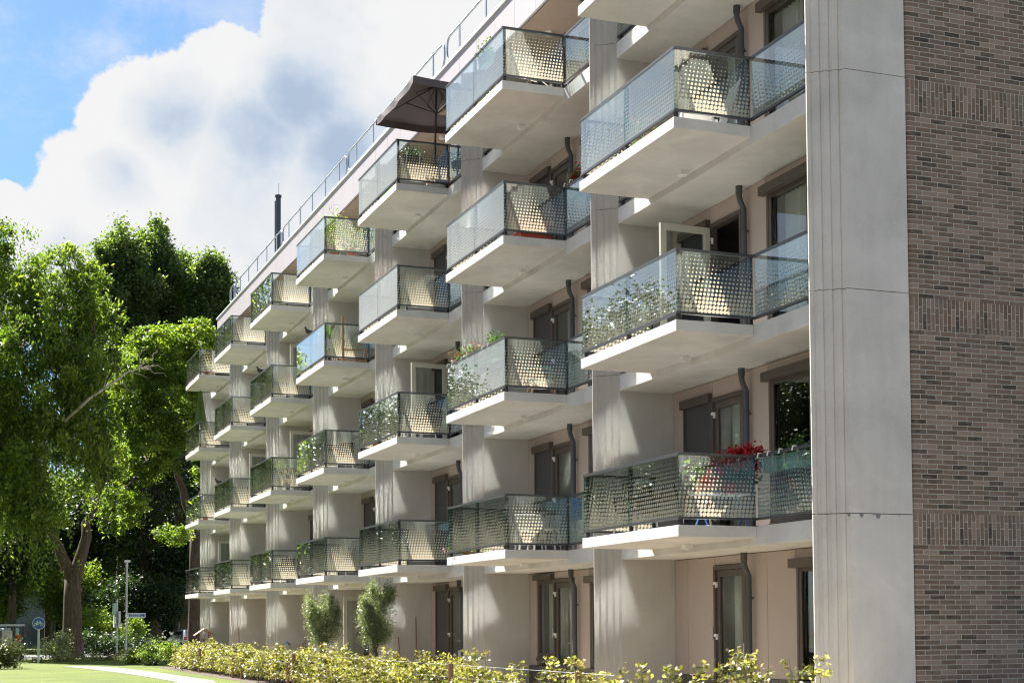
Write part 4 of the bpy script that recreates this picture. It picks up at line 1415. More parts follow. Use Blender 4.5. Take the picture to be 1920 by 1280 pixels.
# --- first column of balconies
q = at(1372, 915, 'X', 10.85)
table((10.72, Y00 + 0.55, S(1)), 0.5, 0.85, 0.52, 'galvanised', 'blue_enamel', 'folding balcony table with blue legs under the red geraniums', rz=R(90))
gr = empty('geranium_planter', (10.72, Y00 + 0.55, S(1) + 0.525), R(90)); tag(gr, 'big planter of bright red geraniums spilling over the first floor balcony rail', 'plant')
part(gr, 'box', 'terracotta', lambda s: s.box(-0.13, 0.13, -0.35, 0.35, 0, 0.18))
r__ = np.random.default_rng(4)
p = r__.normal(size=(1300, 3)) * np.array([0.12, 0.22, 0.10]) + np.array([-0.02, -0.02, 0.30])
leaf_mesh('foliage', p, 0.07, 'leaf_pot', gr, seed=4, aspect=0.9)
fc = np.array([(-0.2, -0.42, 0.52), (-0.12, -0.3, 0.56), (-0.05, -0.2, 0.53), (-0.1, -0.08, 0.48), (-0.15, 0.05, 0.42), (-0.2, 0.15, 0.33), (-0.25, 0.3, 0.22), (-0.25, 0.42, 0.10), (-0.28, 0.5, 0.02), (-0.2, 0.35, 0.16), (0, -0.1, 0.5), (0.02, 0.12, 0.45), (-0.2, -0.2, 0.42), (-0.25, 0.0, 0.3), (-0.1, 0.22, 0.38), (-0.24, -0.35, 0.3), (-0.2, 0.1, -0.02)])
fc = fc + np.array([-0.05, -0.05, 0.06])
ii = r__.integers(0, len(fc), 2600)
leaf_mesh('flowers', fc[ii] + r__.normal(size=(2600, 3)) * 0.042, 0.042, 'red_petals', gr, seed=6, aspect=1.0)
q1 = at(1452, 860, 'X', 11.13); q2 = at(1497, 850, 'X', 11.13)
planter((11.13, q1.y, S(1) + 0.76), 0.42, 'pale green rail planter nearer the geraniums on the first floor balcony', seed=11, h=0.12, nl=160, group='pale green planters hanging on the first floor rail')
planter((11.13, q1.y - 0.62, S(1) + 0.76), 0.55, 'pale green rail planter nearer the concrete corner on the first floor balcony', seed=12, h=0.2, nl=220, group='pale green planters hanging on the first floor rail')
q = at(1165, 950, 'X', 10.5)
chair((10.5, q.y, S(1)), R(-70), 'black_cloth', 'black folding chair on the nearest first floor balcony', legmat='steel', arms=True, recline=0.4, name='folding_chair')
chair((11.4, q.y - 0.9, S(1)), R(60), 'black_cloth', 'black chair with a low back beside the door of the nearest first floor balcony', legmat='steel')
q = at(1322, 150, 'X', 11.0)
chair((11.0, q.y, S(3)), R(-100), 'white_plastic', 'pale lounge chair with a tall tilted back on the nearest third floor balcony', legmat='steel', backh=0.7, recline=0.35)
table((10.6, q.y + 0.9, S(3)), 0.6, 0.6, 0.5, 'grey_stone', 'pvc_black', 'low square table on the nearest third floor balcony')
potplant((10.25, at(1205, 170, 'X', 10.25).y, S(3)), 'pink flowering plant in a pot behind the glass of the nearest third floor balcony', seed=14, flowers='pink_petals', h=0.6, rad=0.25)
chair((10.6, Y00 + 1.0, S(3)), R(-20), 'white_plastic', 'small white stool chair by the corner of the nearest third floor balcony', arms=False, backh=0.35)
# --- second column
q = at(1040, 1000, 'X', 10.7)
chair((10.65, at(1045, 1000, 'X', 10.65).y, S(1)), R(-35), 'chair_white', 'white plastic armchair nearer the pier on the second column first floor balcony', backh=0.24)
chair((10.45, at(1008, 1000, 'X', 10.45).y + 0.35, S(1)), R(150), 'chair_white', 'white plastic armchair turned away on the second column first floor balcony', backh=0.24)
o = empty('towel', (11.12, at(1082, 970, 'X', 11.12).y, S(1) + 0.55)); tag(o, 'blue towel hanging over the rail beside the white armchairs', 'towel')
def tw(s):
    for i in range(6):
        y0 = -0.2 + i * 0.07; x0 = 0.03 * math.sin(i * 2.0); x1 = 0.03 * math.sin((i + 1) * 2.0)
        s.quad((x0, y0, 0), (x1, y0 + 0.07, 0.03), (x1 * .6, y0 + 0.07, 0.42), (x0 * .6, y0, 0.42)); s.quad((x0 + .012, y0, 0), (x1 + .012, y0 + 0.07, 0.03), (x1 * .6 + .012, y0 + 0.07, 0.42), (x0 * .6 + .012, y0, 0.42))
part(o, 'cloth', 'blue_cloth', tw)
potplant((10.05, at(870, 1040, 'X', 10.05).y, S(1)), 'low tray of pink flowers on the floor of the second column first floor balcony', seed=16, h=0.14, rad=0.3, ph=0.08, flowers='pink_petals', nl=300)
for i, (px_, lab) in enumerate(((858, 'far'), (885, 'middle'), (925, 'near'))):
    qq = at(px_, 680, 'X', 9.88)
    planter((9.9, qq.y, S(2) + 0.76), 0.5, {'far': 'green rail planter nearest the far corner on the balcony with the white pennant', 'middle': 'rail planter with pink blooms between two others above the white pennant', 'near': 'leafy rail planter nearest the front corner above the white pennant'}[lab], seed=20 + i, h=0.3, flowers='pink_petals' if i != 2 else None, group='rail planters on the second floor balcony')
qq = at(906, 712, 'X', 9.8)
o = empty('pennant', (9.80, qq.y, S(2) + 0.42)); tag(o, 'small white triangular pennant hanging inside the balcony glass', 'pennant')
part(o, 'cloth', 'white_enamel', lambda s: s.v.extend([(0, -0.16, 0.14), (0, 0.16, 0.14), (0, 0, -0.16), (0.006, -0.16, 0.14), (0.006, 0.16, 0.14), (0.006, 0, -0.16)]) or s.f.extend([(0, 1, 2), (5, 4, 3), (0, 3, 4, 1), (1, 4, 5, 2), (2, 5, 3, 0)]) or s.m.extend([0] * 5))
chair((10.9, at(1015, 700, 'X', 10.9).y, S(2)), R(60), 'planter_green', 'green deck chair behind the side glass of the balcony with the planters', legmat='wood', backh=0.6, recline=0.3, name='deck_chair')
o = empty('storage_crate', (10.4, at(1000, 445, 'X', 10.4).y, S(3))); tag(o, 'orange red plastic crate on the floor of the second column third floor balcony', 'crate')
part(o, 'box', 'orange', lambda s: s.box(-0.3, 0.3, -0.45, 0.45, 0.0, 0.13)); part(o, 'lid', 'orange', lambda s: s.box(-0.32, 0.32, -0.47, 0.47, 0.132, 0.15))
planter((11.13, at(1078, 345, 'X', 11.1).y, S(3) + 0.80), 0.4, 'rail planter with red geraniums near the pier on the second column third floor balcony', seed=25, flowers='red_petals', h=0.35)
planter((9.9, at(912, 85, 'X', 9.9).y, S(4) + 0.76), 0.45, 'rail planter with a small succulent on the top balcony of the second column', seed=26, h=0.3, nl=220)
potplant((10.4, at(915, 150, 'X', 10.4).y, S(4)), 'bushy plant in a pot on the top balcony of the second column', seed=27, h=0.8, rad=0.3)
o = empty('clothes_rack', (10.6, at(1000, 100, 'X', 10.6).y, S(4)), R(20)); tag(o, 'folding drying rack with pale laundry on the top balcony of the second column', 'drying rack')
part(o, 'frame', 'steel', lambda s: (s.tube([(-0.5, -0.3, 0), (0.5, 0.3, 0.9)], 0.012, 6), s.tube([(0.5, -0.3, 0), (-0.5, 0.3, 0.9)], 0.012, 6), s.tube([(-0.5, 0.3, 0.9), (0.5, 0.3, 0.9)], 0.01, 6)))
part(o, 'laundry', 'curtain', lambda s: s.box(-0.4, 0.35, 0.28, 0.3, 0.45, 0.92))
# --- third column
ppos = Vector((10.72, 32.78, S(4)))
o = empty('parasol', tuple(ppos)); tag(o, 'open taupe square parasol over the top balcony of the third column', 'parasol')
hub = Vector((10.52, 32.05, 13.38)) - ppos
part(o, 'pole', 'rail_dark', lambda s: s.tube([(0, 0, 0), (-0.02, -0.06, 1.1), tuple(hub + Vector((0.02, 0.08, 0.38)))], 0.024, 10))
hx, hy = 1.0, 1.45
def P3(x, y, z): return tuple(hub + Vector((x * hx, y * hy, z)))
def canopy(s):
    N = 8
    cor = [(-1, -1), (1, -1), (1, 1), (-1, 1)]
    for th in (0.0, -0.008):
        for i in range(4):
            a = cor[i]; c = cor[(i + 1) % 4]
            rows = []
            for k_ in range(N + 1):
                t = k_ / N
                row = []
                for j in range(N + 1):
                    u = j / N
                    x = (a[0] * (1 - u) + c[0] * u) * t; y = (a[1] * (1 - u) + c[1] * u) * t
                    row.append(P3(x, y, 0.42 * (1 - t) ** 1.1 - 0.05 * math.sin(math.pi * u) * t + th))
                rows.append(row)
            for k_ in range(N):
                for j in range(N): s.quad(rows[k_][j], rows[k_][j + 1], rows[k_ + 1][j + 1], rows[k_ + 1][j])
            for j in range(N):
                A_, B_ = Vector(rows[N][j]), Vector(rows[N][j + 1])
                dn = Vector((0, 0, -0.16))
                w0 = Vector((0.02 * math.sin(j * 2.1), 0.02 * math.cos(j * 1.7), 0)); w1 = Vector((0.02 * math.sin((j + 1) * 2.1), 0.02 * math.cos((j + 1) * 1.7), 0))
                s.quad(tuple(A_), tuple(B_), tuple(B_ + dn + w1), tuple(A_ + dn + w0))
part(o, 'canopy', 'parasol_taupe', canopy)
hs = 1.0
for i, (x, y) in enumerate(((-hs, -hs), (hs, -hs), (hs, hs), (-hs, hs), (-hs, 0), (hs, 0), (0, -hs), (0, hs))):
    rb = part(o, 'rib', 'rail_dark', lambda s: s.tube([P3(0, 0, 0.38), P3(x, y, -0.03)], 0.014, 6))
    part(rb, 'strut', 'rail_dark', lambda s: s.tube([tuple(hub + Vector((0.0, 0, -0.25))), P3(x * 0.5, y * 0.5, 0.17)], 0.010, 5))
part(o, 'base', 'grey_stone', lambda s: s.lathe([(0.25, 0.0), (0.25, 0.06), (0.05, 0.09), (0.04, 0.3)], 0, 0, 20))
planter((10.35, at(772, 280, 'X', 10.35).y, S(4) + 0.70), 0.5, 'dark leafy rail planter beside the parasol pole', box='pvc_black', seed=33, rz=R(90), h=0.25, plant='leaf_dark')
o = empty('wicker_basket', (10.9, at(830, 320, 'X', 10.9).y, S(4))); tag(o, 'dark wicker storage box beside the parasol pole', 'basket')
part(o, 'box', 'rattan', lambda s: s.box(-0.28, 0.28, -0.22, 0.22, 0, 0.3)); part(o, 'lid', 'rattan', lambda s: s.box(-0.30, 0.30, -0.24, 0.24, 0.302, 0.33))
potplant((10.2, at(725, 300, 'X', 10.2).y, S(4)), 'leafy plant behind the front glass of the balcony with the open parasol', seed=34, h=0.5)
chair((10.7, at(790, 780, 'X', 10.7).y, S(2)), R(-60), 'black_cloth', 'black reclining chair on the third column second floor balcony', legmat='steel', backh=0.75, recline=0.45, name='reclining_chair')
o = empty('garden_pouf', (10.1, at(745, 990, 'X', 10.1).y + 1.0, S(1))); tag(o, 'white ring wreath hanging inside the glass of the third column first floor balcony', 'wreath'); o.name = 'wreath'
o.location = (9.84, at(730, 1032, 'X', 9.84).y, S(1) + 0.45)
part(o, 'ring', 'white_plastic', lambda s: s.tube([(0, 0.09 * math.cos(a_ * 0.3925), 0.11 * math.sin(a_ * 0.3925)) for a_ in range(17)], 0.02, 6, cap=False))
potplant((10.1, at(700, 850, 'X', 10.1).y, S(2)), 'small plant in a terracotta pot on the third column second floor balcony', seed=35, h=0.35)
# --- fourth column
for i, px_ in enumerate((625, 660)):
    potplant((10.2 + 0.5 * i, at(px_, 440, 'X', 10.2 + 0.5 * i).y, S(4)), ('tall leafy bamboo plant at the corner of the top balcony, fourth column', 'broad pale bushy plant next to the bamboo on the top balcony, fourth column')[i], seed=40 + i, h=1.5 if i == 0 else 1.1, rad=0.25 + 0.25 * i, mat='leaf_light' if i == 0 else 'leaf_olive', nl=900)
yq = at(618, 640, 'X', 10.2)
o = empty('yucca_plant', (10.2, yq.y, S(3))); tag(o, 'spiky yucca in a white pot rising above the third floor rail, fourth column', 'plant')
part(o, 'pot', 'white_plastic', lambda s: s.lathe([(0.11, 0.55), (0.15, 0.80), (0.13, 0.80)], 0, 0, 16)); part(o, 'stand', 'rail_dark', lambda s: s.tube([(0, 0, 0), (0, 0, 0.55)], 0.05, 8))
def yuc(s):
    rn = random.Random(2)
    for i in range(22):
        a_ = rn.uniform(0, 6.28); el = rn.uniform(0.5, 1.45); L = rn.uniform(0.35, 0.75)
        d = Vector((math.cos(a_) * math.cos(el), math.sin(a_) * math.cos(el), math.sin(el)))
        sd3 = Vector((-d.y, d.x, 0)).normalized() * 0.022
        b_ = Vector((0, 0, 0.80)); mid_ = b_ + d * L * 0.6; tip = b_ + d * L + Vector((0, 0, -0.05))
        s.quad(tuple(b_ - sd3), tuple(b_ + sd3), tuple(mid_ + sd3), tuple(mid_ - sd3), uv=[(0.4, 0)] * 4); s.quad(tuple(mid_ - sd3), tuple(mid_ + sd3), tuple(tip), tuple(tip), uv=[(0.6, 0)] * 4) if False else s.quad(tuple(mid_ - sd3), tuple(mid_ + sd3), tuple(tip + sd3 * .1), tuple(tip - sd3 * .1), uv=[(0.6, 0)] * 4)
part(o, 'leaves', 'leaf_pot', yuc)
o = empty('trellis', (XF + 0.12, at(652, 640, 'X', 10.0).y, S(3))); tag(o, 'wooden trellis of two upright laths behind the side glass beside the yucca', 'trellis')
o.location = (10.25, Y00 + 3 * B + 0.05, S(3))
for dx in (-0.02, 0.62): part(o, 'upright', 'wood', lambda s: s.box(dx, dx + 0.06, -0.035, 0.0, -0.05, 1.22 if dx < 0 else 0.4))
part(o, 'crossbar', 'wood', lambda s: (s.box(0.04, 0.62, -0.03, -0.005, 0.02, 0.06), s.box(0.04, 0.62, -0.03, -0.005, 0.3, 0.34)))
potplant((10.9, at(672, 640, 'X', 10.9).y, S(3)), 'round basket of hanging leaves beside the wooden trellis', seed=44, h=0.7, pot='rattan', rad=0.3)
potplant((10.5, at(640, 640, 'X', 10.5).y, S(3)), 'leafy houseplant between the yucca and the trellis', seed=45, h=0.9, rad=0.25, mat='leaf_light')
chair((10.5, at(640, 880, 'X', 10.5).y, S(2)), R(-40), 'black_cloth', 'black chair on the fourth column second floor balcony', legmat='steel')
chair((10.5, at(640, 1060, 'X', 10.5).y, S(1)), R(-80), 'wood_grey', 'wooden slatted chair on the fourth column first floor balcony')
# --- fifth to seventh column
potplant((10.1, at(532, 880, 'X', 10.1).y, S(2)), 'pale leafy plant in a white pot on the fifth column second floor balcony', seed=51, h=0.7, pot='white_plastic', mat='leaf_olive', nl=400, ph=0.5)
chair((10.6, at(545, 900, 'X', 10.6).y, S(2)), R(-30), 'wood_grey', 'grey slatted chair next to the pale potted plant, fifth column')
chair((10.6, at(535, 1060, 'X', 10.6).y, S(1)), R(-30), 'black_cloth', 'black chair on the fifth column first floor balcony', legmat='steel')
potplant((10.1, at(400, 700, 'X', 10.1).y, S(4)), 'flowering plant in a terracotta pot on the top terrace at the far end', seed=52, h=0.4, flowers='pink_petals', nl=300)
potplant((10.2, at(382, 830, 'X', 10.2).y, S(3)), 'yellow-green plant under the folded green parasol', seed=53, h=0.6, mat='leaf_light', nl=300)
potplant((10.2, at(385, 960, 'X', 10.2).y, S(2)), 'leafy plant on the second floor balcony at the far end', seed=54, h=0.6, nl=300)
chair((10.6, at(395, 1080, 'X', 10.6).y, S(1)), R(-30), 'black_cloth', 'black chair on the first floor balcony at the far end', legmat='steel')
q = at(376, 780, 'X', 10.15)
o = empty('folded_parasol', (10.15, q.y, S(3))); tag(o, 'folded olive green parasol standing on the far end third floor balcony', 'parasol')
part(o, 'pole', 'rail_dark', lambda s: s.tube([(0, 0, 0), (0, 0, 2.55)], 0.02, 8))
def fold(s):
    n = 16
    prof = [(0.02, 2.6), (0.05, 2.5), (0.09, 2.2), (0.14, 1.8), (0.20, 1.3), (0.25, 1.02)]
    base_ = len(s.v)
    for (rr_, z) in prof:
        for j in range(n):
            a_ = 2 * math.pi * j / n; rq = rr_ * (1.0 + (0.28 if j % 2 else -0.18))
            s.v.append((rq * math.cos(a_), rq * math.sin(a_), z - (0.06 if (j % 2 and rr_ > 0.2) else 0)))
    for k_ in range(len(prof) - 1):
        for j in range(n):
            a_ = base_ + k_ * n + j; c = base_ + k_ * n + (j + 1) % n
            s.f.append((a_, a_ + n, c + n, c)); s.m.append(0)
part(o, 'canopy', 'parasol_green', fold); part(o, 'base', 'grey_stone', lambda s: s.lathe([(0.22, 0.0), (0.22, 0.07), (0.04, 0.1)], 0, 0, 16))
o = empty('curtain', (XB - 0.35, W(4) - 1.55, S(3))); tag(o, 'black cloth hanging beside the open door on the fifth column third floor balcony', 'curtain')
o.name = 'hanging_cloth'
part(o, 'cloth', 'black_cloth', lambda s: [s.box(-0.25 + 0.1 * i, -0.16 + 0.1 * i, -0.1 + 0.02 * (i % 2), -0.07 + 0.02 * (i % 2), 0.9, 2.1) for i in range(5)])

# --- pigeons on the rails
def pigeon(loc, rz, label):
    o = empty('pigeon', loc, rz); tag(o, label, 'pigeon', 'pigeons perched on the balcony rails')
    def body(s):
        # beak, head, neck, breast, back, rump, tail (facing -Y)
        s.tube([(0, -0.168, 0.195), (0, -0.148, 0.199), (0, -0.135, 0.205), (0, -0.11, 0.208), (0, -0.09, 0.195), (0, -0.075, 0.165), (0, -0.055, 0.13), (0, -0.01, 0.10), (0, 0.05, 0.085), (0, 0.10, 0.07), (0, 0.14, 0.055), (0, 0.23, 0.035)],
               [0.002, 0.006, 0.022, 0.027, 0.024, 0.030, 0.050, 0.066, 0.062, 0.042, 0.026, 0.02], 12)
    b_ = part(o, 'body', 'pigeon_grey', body, smooth=True)
    for sx in (-1, 1):
        part(o, 'wing', 'pigeon_grey', lambda s: s.blob((sx * 0.052, 0.05, 0.095), (0.016, 0.115, 0.042), 10), smooth=True)
        part(o, 'leg', 'terracotta', lambda s: s.tube([(sx * 0.022, -0.01, 0.055), (sx * 0.022, -0.012, 0.0), (sx * 0.022, -0.03, 0.002)], 0.005, 5))
    return o
pigeon((XF + 0.035, 41.4, S(3) + 1.026), R(-70), 'dark pigeon on the third floor rail of the fourth column, the nearest pigeon')
pigeon((XF + 0.035, 48.2, S(3) + 1.026), R(-70), 'dark pigeon perched on the third floor rail of the fifth column')
pigeon((XF + 0.035, 55.9, S(2) + 1.026), R(-75), 'dark pigeon perched on the second floor rail of the sixth column, the lowest one')

# --- terraces at ground level
q = at(566, 1195, 'X', 10.6)
o = empty('rattan_chair', (10.6, q.y, 0.017), R(-60)); tag(o, 'tall round-backed rattan peacock chair on the terrace left of the olive trees', 'chair')
def hoop(s):
    pts = [(0.38 * math.cos(R(a_)), 0.12 + 0.25 * max(0, math.sin(R(a_))), 0.35 + 0.85 * math.sin(R(a_)) ** 0.9 if math.sin(R(a_)) > 0 else 0.35) for a_ in range(0, 181, 15)]
    s.tube(pts, 0.022, 8)
    for a_ in range(20, 161, 14): s.tube([(0.16 * math.cos(R(a_)), 0.12, 0.45), (0.37 * math.cos(R(a_)), 0.12 + 0.25 * math.sin(R(a_)), 0.35 + 0.84 * math.sin(R(a_)))], 0.009, 5)
    s.tube([(0.2 * math.cos(R(a_)), 0.16, 0.5 + 0.42 * math.sin(R(a_))) for a_ in range(0, 181, 20)], 0.014, 6)
part(o, 'backrest', 'rattan', hoop)
part(o, 'seat', 'rattan', lambda s: s.lathe([(0.30, 0.36), (0.33, 0.39), (0.30, 0.42)], 0, -0.1, 20))
for (x, y) in ((0.25, -0.3), (-0.25, -0.3), (0.27, 0.12), (-0.27, 0.12)): part(o, 'leg', 'rattan', lambda s: s.tube([(x, y, 0.37), (x * 1.1, y * 1.1, 0.0)], 0.02, 6))
q = at(764, 1225, 'X', 10.5)
chair((10.5, q.y, 0.017), R(75), 'pvc_black', 'black wicker armchair on the terrace right of the olive trees', backh=0.45, recline=0.12)
q = at(735, 1215, 'X', 10.5)
o = potplant((10.3, q.y, 0.017), 'terracotta pot with a grey-green plant between the olive tree and the black chair', seed=61, h=0.4, mat='leaf_olive', rad=0.22, ph=0.3, pr=0.2)
def stick(loc, top, label, mat='wood_red', name='broom', r0=0.014):
    o = empty(name, loc); tag(o, label, name)
    part(o, 'handle', mat, lambda s: s.tube([(0, 0, 0.12), top], r0, 8)); part(o, 'head', 'rattan', lambda s: s.box(-0.12, 0.12, -0.03, 0.03, 0.0, 0.13))
q = at(812, 1150, 'Y', W(1) - 0.0) if False else None
stick((11.5, W(2) - 0.28, 0.017), (0.05, 0.24, 1.75), 'tall broom leaning against the pier beside the dark sun screen')
stick((11.1, W(2) - 0.25, 0.017), (-0.02, 0.2, 1.25), 'short broom leaning against the pier wall left of the tall broom')
stick((10.9, W(5) - 0.3, 0.017), (-0.03, 0.25, 1.5), 'rusty stake leaning on the far pier above the hedge', name='garden_stake')
q = at(382, 1205, 'X', 9.4)
o = empty('bird_table', (9.35, at(382, 1205, 'X', 9.35).y, 0)); tag(o, 'small wooden bird table with a pitched roof above the hedge', 'bird table')
part(o, 'post', 'wood_red', lambda s: s.tube([(0, 0, 0), (0, 0, 1.12)], 0.04, 8))
part(o, 'tray', 'wood_red', lambda s: s.box(-0.25, 0.25, -0.2, 0.2, 1.122, 1.15))
def roof_(s):
    for sx in (-1, 1):
        i = len(s.v)
        s.v += [(0, -0.26, 1.52), (0, 0.26, 1.52), (sx * 0.36, 0.26, 1.27), (sx * 0.36, -0.26, 1.27), (0, -0.26, 1.49), (0, 0.26, 1.49), (sx * 0.36, 0.26, 1.24), (sx * 0.36, -0.26, 1.24)]
        for qd in ((0, 1, 2, 3), (7, 6, 5, 4), (0, 3, 7, 4), (1, 5, 6, 2), (3, 2, 6, 7)): s.f.append(tuple(i + a_ for a_ in qd)); s.m.append(0)
part(o, 'roof', 'wood_red', roof_)
for sx in (-0.2, 0.2):
    for sy in (-0.17, 0.17): part(o, 'upright', 'wood_red', lambda s: s.box(sx - 0.015, sx + 0.015, sy - 0.015, sy + 0.015, 1.15, 1.36))
q = at(538, 1205, 'X', 10.6)
table((10.6, q.y, 0.017), 0.6, 1.2, 0.72, 'wood_grey', 'rail_dark', 'dark garden table with a lantern beside the rattan chair', name='garden_table')
o = empty('lantern', (10.6, q.y, 0.738)); tag(o, 'grey metal lantern on the garden table beside the rattan chair', 'lantern')
part(o, 'cage', 'galvanised', lambda s: (s.box(-0.1, 0.1, -0.1, 0.1, 0, 0.02), [s.box(x - .008, x + .008, y - .008, y + .008, 0.02, 0.24) for x in (-.09, .09) for y in (-.09, .09)], s.lathe([(0.14, 0.24), (0.05, 0.33), (0.02, 0.36)], 0, 0, 4)))
q = at(665, 1232, 'X', 9.7)
o = empty('bench_planter', (9.72, at(668, 1235, 'X', 9.72).y, 0.017)); tag(o, 'low wooden trough with a white cloth over its rim before the cream door', 'planter')
part(o, 'trough', 'wood_grey', lambda s: s.box(-0.2, 0.2, -0.6, 0.6, 0, 0.72)); part(o, 'cloth', 'white_enamel', lambda s: s.box(-0.22, 0.22, -0.5, 0.45, 0.722, 0.745))
o = empty('wine_bottle_rack', (11.3, at(862, 1210, 'X', 11.3).y, 0.017)); tag(o, 'small dark candle stand by the terrace door of the third column', 'candle stand'); o.name = 'candle_stand'
part(o, 'stand', 'rail_dark', lambda s: s.lathe([(0.14, 0), (0.02, 0.05), (0.02, 0.6), (0.13, 0.66), (0.11, 0.72)], 0, 0, 14)); part(o, 'candle', 'white_plastic', lambda s: s.tube([(0, 0, 0.72), (0, 0, 0.95)], 0.035, 10))

# ------------------------------------------------------------------ street furniture
def post_thing(name, label, cat, x, y, h, r0=0.045, mat='galvanised'):
    o = empty(name, (x, y, 0)); tag(o, label, cat)
    part(o, 'post', mat, lambda s: s.tube([(0, 0, 0), (0, 0, h)], r0, 10))
    return o
q = at(72, 1243, 'Z', 0)
o = post_thing('bicycle_sign', 'round blue sign with a white bicycle on a grey post by the road', 'road sign', q.x, q.y, 1.95)
zc = at(72, 1168, 'Y', q.y).z; o.rotation_euler = (0, 0, -math.atan2(q.x, q.y))
part(o, 'disc', 'white_enamel', lambda s: s.tube([(0, -0.07, zc), (0, -0.055, zc)], 0.275, 32))
part(o, 'blue_face', 'blue_enamel', lambda s: s.tube([(0, -0.076, zc), (0, -0.0705, zc)], 0.255, 32))
def bike(s):
    y_ = -0.082
    def ring(cx_, cz_, rr_): s.tube([(cx_ + rr_ * math.cos(R(a_)), y_, cz_ + rr_ * math.sin(R(a_))) for a_ in range(0, 361, 20)], 0.0095, 5, cap=False)
    ring(-0.125, zc - 0.04, 0.065); ring(0.125, zc - 0.04, 0.065)
    J = {'a': (-0.125, -0.04), 'b': (-0.02, -0.04), 'c': (-0.055, 0.06), 'd': (0.075, 0.06), 'e': (0.125, -0.04), 'f': (-0.065, 0.09), 'g': (0.06, 0.10)}
    for u, v in (('a', 'b'), ('a', 'c'), ('c', 'b'), ('c', 'd'), ('b', 'd'), ('d', 'e'), ('c', 'f'), ('d', 'g')):
        s.tube([(J[u][0], y_, zc + J[u][1]), (J[v][0], y_, zc + J[v][1])], 0.010, 5)
    s.tube([(-0.10, y_, zc + 0.095), (-0.04, y_, zc + 0.095)], 0.011, 5); s.tube([(0.03, y_, zc + 0.115), (0.075, y_, zc + 0.10)], 0.010, 5)
part(o, 'bicycle_symbol', 'white_enamel', bike)
q = at(237, 1232, 'Z', 0); q = Vector((at(237, 1200, 'Y', 86).x, 86, 0))
ztop = at(237, 1052, 'Y', 86).z
o = post_thing('street_lamp', 'slim grey street lamp post with a small head, street name sign on it', 'street lamp', q.x, q.y, ztop - 0.05, 0.055)
part(o, 'lamp_head', 'galvanised', lambda s: (s.box(-0.12, 0.16, -0.35, 0.1, ztop - 0.05, ztop + 0.06), s.tube([(0, 0, ztop - 0.3), (0, 0, ztop - 0.04)], 0.075, 10)))
part(o, 'base_sleeve', 'galvanised', lambda s: s.tube([(0, 0, 0), (0, 0, 1.0)], 0.08, 10))
za = at(255, 1153, 'Y', 86).z
o = empty('street_name_sign', (q.x, q.y, 0)); tag(o, 'blue street name sign with a white border fixed to the lamp post', 'street sign')
part(o, 'plate', 'white_enamel', lambda s: s.box(0.07, 1.03, -0.02, 0.0, za - 0.13, za + 0.13))
part(o, 'blue_face', 'blue_enamel', lambda s: s.box(0.11, 0.99, -0.026, -0.0215, za - 0.09, za + 0.09))
part(o, 'lettering', 'white_enamel', lambda s: [s.box(0.2 + 0.042 * i, 0.2 + 0.042 * i + 0.02 + 0.008 * (i % 3), -0.031, -0.0265, za + (0.02 if i % 2 else 0.015), za + 0.06) for i in range(14)] + [s.box(0.16 + 0.04 * i, 0.16 + 0.04 * i + 0.02, -0.031, -0.0265, za - 0.06, za - 0.03) for i in range(18)])
part(o, 'clamp', 'galvanised', lambda s: s.box(-0.07, 0.07, -0.065, 0.065, za - 0.05, za + 0.05))
q = Vector((at(219, 1200, 'Y', 82).x, 82, 0))
o = post_thing('traffic_sign', 'narrow grey post with signs seen edge-on left of the street lamp', 'road sign', q.x, q.y, at(219, 1130, 'Y', 82).z + 0.2, 0.05)
z1_, z2_ = at(219, 1175, 'Y', 82).z, at(219, 1145, 'Y', 82).z
part(o, 'sign_plate', 'galvanised', lambda s: s.box(0.05, 0.16, -0.3, 0.3, z1_, z2_)); part(o, 'upper_plate', 'planter_green', lambda s: s.box(-0.2, -0.06, -0.3, 0.3, at(214, 1150, 'Y', 82).z, at(214, 1130, 'Y', 82).z)); part(o, 'edge_plate', 'white_enamel', lambda s: s.box(-0.16, -0.12, -0.3, 0.3, z1_, at(214, 1151, 'Y', 82).z))
# bus shelter
q = at(22, 1200, 'Y', 88)
o = empty('bus_shelter', (q.x, 88, 0)); tag(o, 'glass bus shelter with a curved grey roof and a poster behind the dark hedge', 'bus shelter')
zr = at(20, 1173, 'Y', 88).z
part(o, 'roof', 'galvanised', lambda s: s.prism([(-2.4, -0.8), (0.3, -0.8), (0.65, -0.5), (0.7, 0.8), (-2.4, 0.8)], zr, zr + 0.1))
for x in (-2.2, -0.9, 0.1, 0.55): part(o, 'post', 'rail_dark', lambda s: s.box(x - 0.06, x + 0.06, -0.75, -0.63, 0, zr))
part(o, 'glass_wall', 'glass_clear', lambda s: s.box(-2.2, 0.5, 0.6, 0.62, 0.2, zr - 0.1)); part(o, 'poster', 'poster', lambda s: s.box(-0.55, 0.0, -0.72, -0.68, 0.6, zr - 0.25)); part(o, 'red_panel', 'car_red', lambda s: s.box(0.16, 0.45, -0.7, -0.68, 0.9, 1.25))
# grey building with a sloping base far left
q = at(60, 1180, 'Y', 135)
o = empty('grey_house', (q.x, 137, 0)); tag(o, 'pale blue-grey gable wall of a house seen between the trees at far left', 'house')
part(o, 'wall', 'grey_render', lambda s: s.box(-2.6, 2.0, 0, 8, 0, 4.4)); part(o, 'roof', 'asphalt', lambda s: (s.prism([(-2.9, -0.3), (2.3, -0.3), (2.3, 8.3), (-2.9, 8.3)], 4.41, 4.6), s.prism([(-1.5, 1.5), (1.0, 1.5), (1.0, 6.5), (-1.5, 6.5)], 4.61, 6.0)))
part(o, 'dark_lean_to', 'plinth', lambda s: s.box(0.6, 2.0, -1.6, -0.01, 0, 2.4))
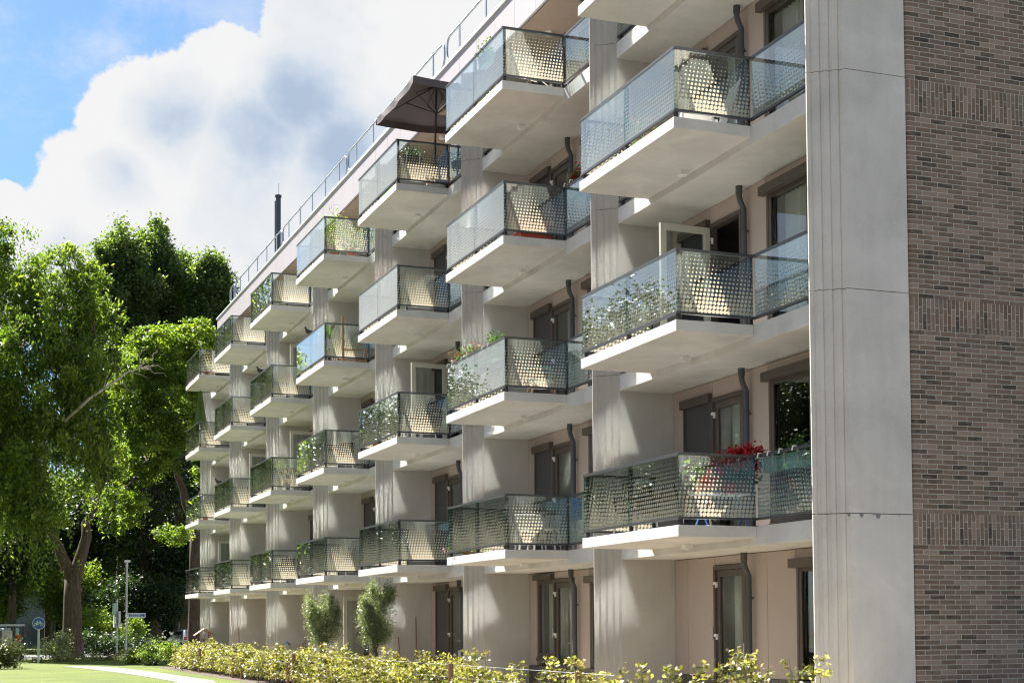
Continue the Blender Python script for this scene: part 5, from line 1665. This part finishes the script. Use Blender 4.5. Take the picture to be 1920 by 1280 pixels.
# parked car
cq = at(347, 1190, 'Y', 104)
o = empty('parked_car', (cq.x + 0.15, 104, 0), R(8)); tag(o, 'silver hatchback parked behind the shrubs left of the building end', 'car')
def carbody(s):
    prof = [(-2.0, 0.35), (-2.05, 0.75), (-1.95, 0.95), (-1.55, 1.38), (-1.3, 1.45), (0.2, 1.47), (0.7, 1.3), (1.2, 0.98), (2.0, 0.85), (2.1, 0.55), (2.05, 0.3)]
    n = len(prof)
    def half(z): return 0.84 if z < 0.95 else 0.84 - (z - 0.95) * 0.42
    i = len(s.v)
    for sx in (-1, 1): s.v += [(sx * half(z), y, z) for y, z in prof]
    s.f.append(tuple(range(i, i + n))); s.f.append(tuple(range(i + 2 * n - 1, i + n - 1, -1))); s.m += [0, 0]
    for k_ in range(n):
        j = (k_ + 1) % n
        s.f.append((i + k_, i + n + k_, i + n + j, i + j)); s.m.append(0)
part(o, 'body', 'car_silver', carbody, bevel=0.04)
part(o, 'rear_window', 'car_glass', lambda s: s.quad((-0.62, -1.955, 1.0), (0.62, -1.955, 1.0), (0.55, -1.60, 1.355), (-0.55, -1.60, 1.355)))
for sx in (-1, 1):
    part(o, 'side_window', 'car_glass', lambda s: s.quad((sx * 0.852, -1.6, 0.98), (sx * 0.852, 0.9, 0.98), (sx * 0.70, 0.3, 1.36), (sx * 0.70, -1.2, 1.36)))
    part(o, 'tail_light', 'car_red', lambda s: s.box(sx * 0.6, sx * 0.83, -2.06, -1.98, 0.78, 0.98))
    for yy in (-1.3, 1.35):
        wh = part(o, 'wheel', 'rubber', lambda s: s.tube([(sx * 0.68, yy, 0.32), (sx * 0.87, yy, 0.32)], 0.32, 20)); part(wh, 'rim', 'steel', lambda s: s.tube([(sx * 0.872, yy, 0.32), (sx * 0.885, yy, 0.32)], 0.2, 12))
part(o, 'number_plate', 'poster', lambda s: s.box(-0.25, 0.25, -2.08, -2.045, 0.55, 0.66))

# keep everything that stands on a balcony inside its rails
for o in list(bpy.data.objects):
    if o.parent is None and o.get('category') in ('chair', 'table', 'plant', 'crate', 'basket', 'drying rack') and o.location.z > 2.5 and o.location.x < 11.6:
        k_ = round((o.location.y - Y00 - LB / 2) / B)
        lo_, hi_ = Y00 + B * k_ + 0.38, Y00 + B * k_ + LB - 0.38
        if o.get('category') == 'crate': lo_, hi_ = lo_ + 0.15, hi_ - 0.15
        if o.location.x > 10.9: lo_, hi_ = lo_ - 0.9, hi_ + 0.6
        if o.location.y < lo_: o.location.y = lo_
        if o.location.y > hi_: o.location.y = hi_
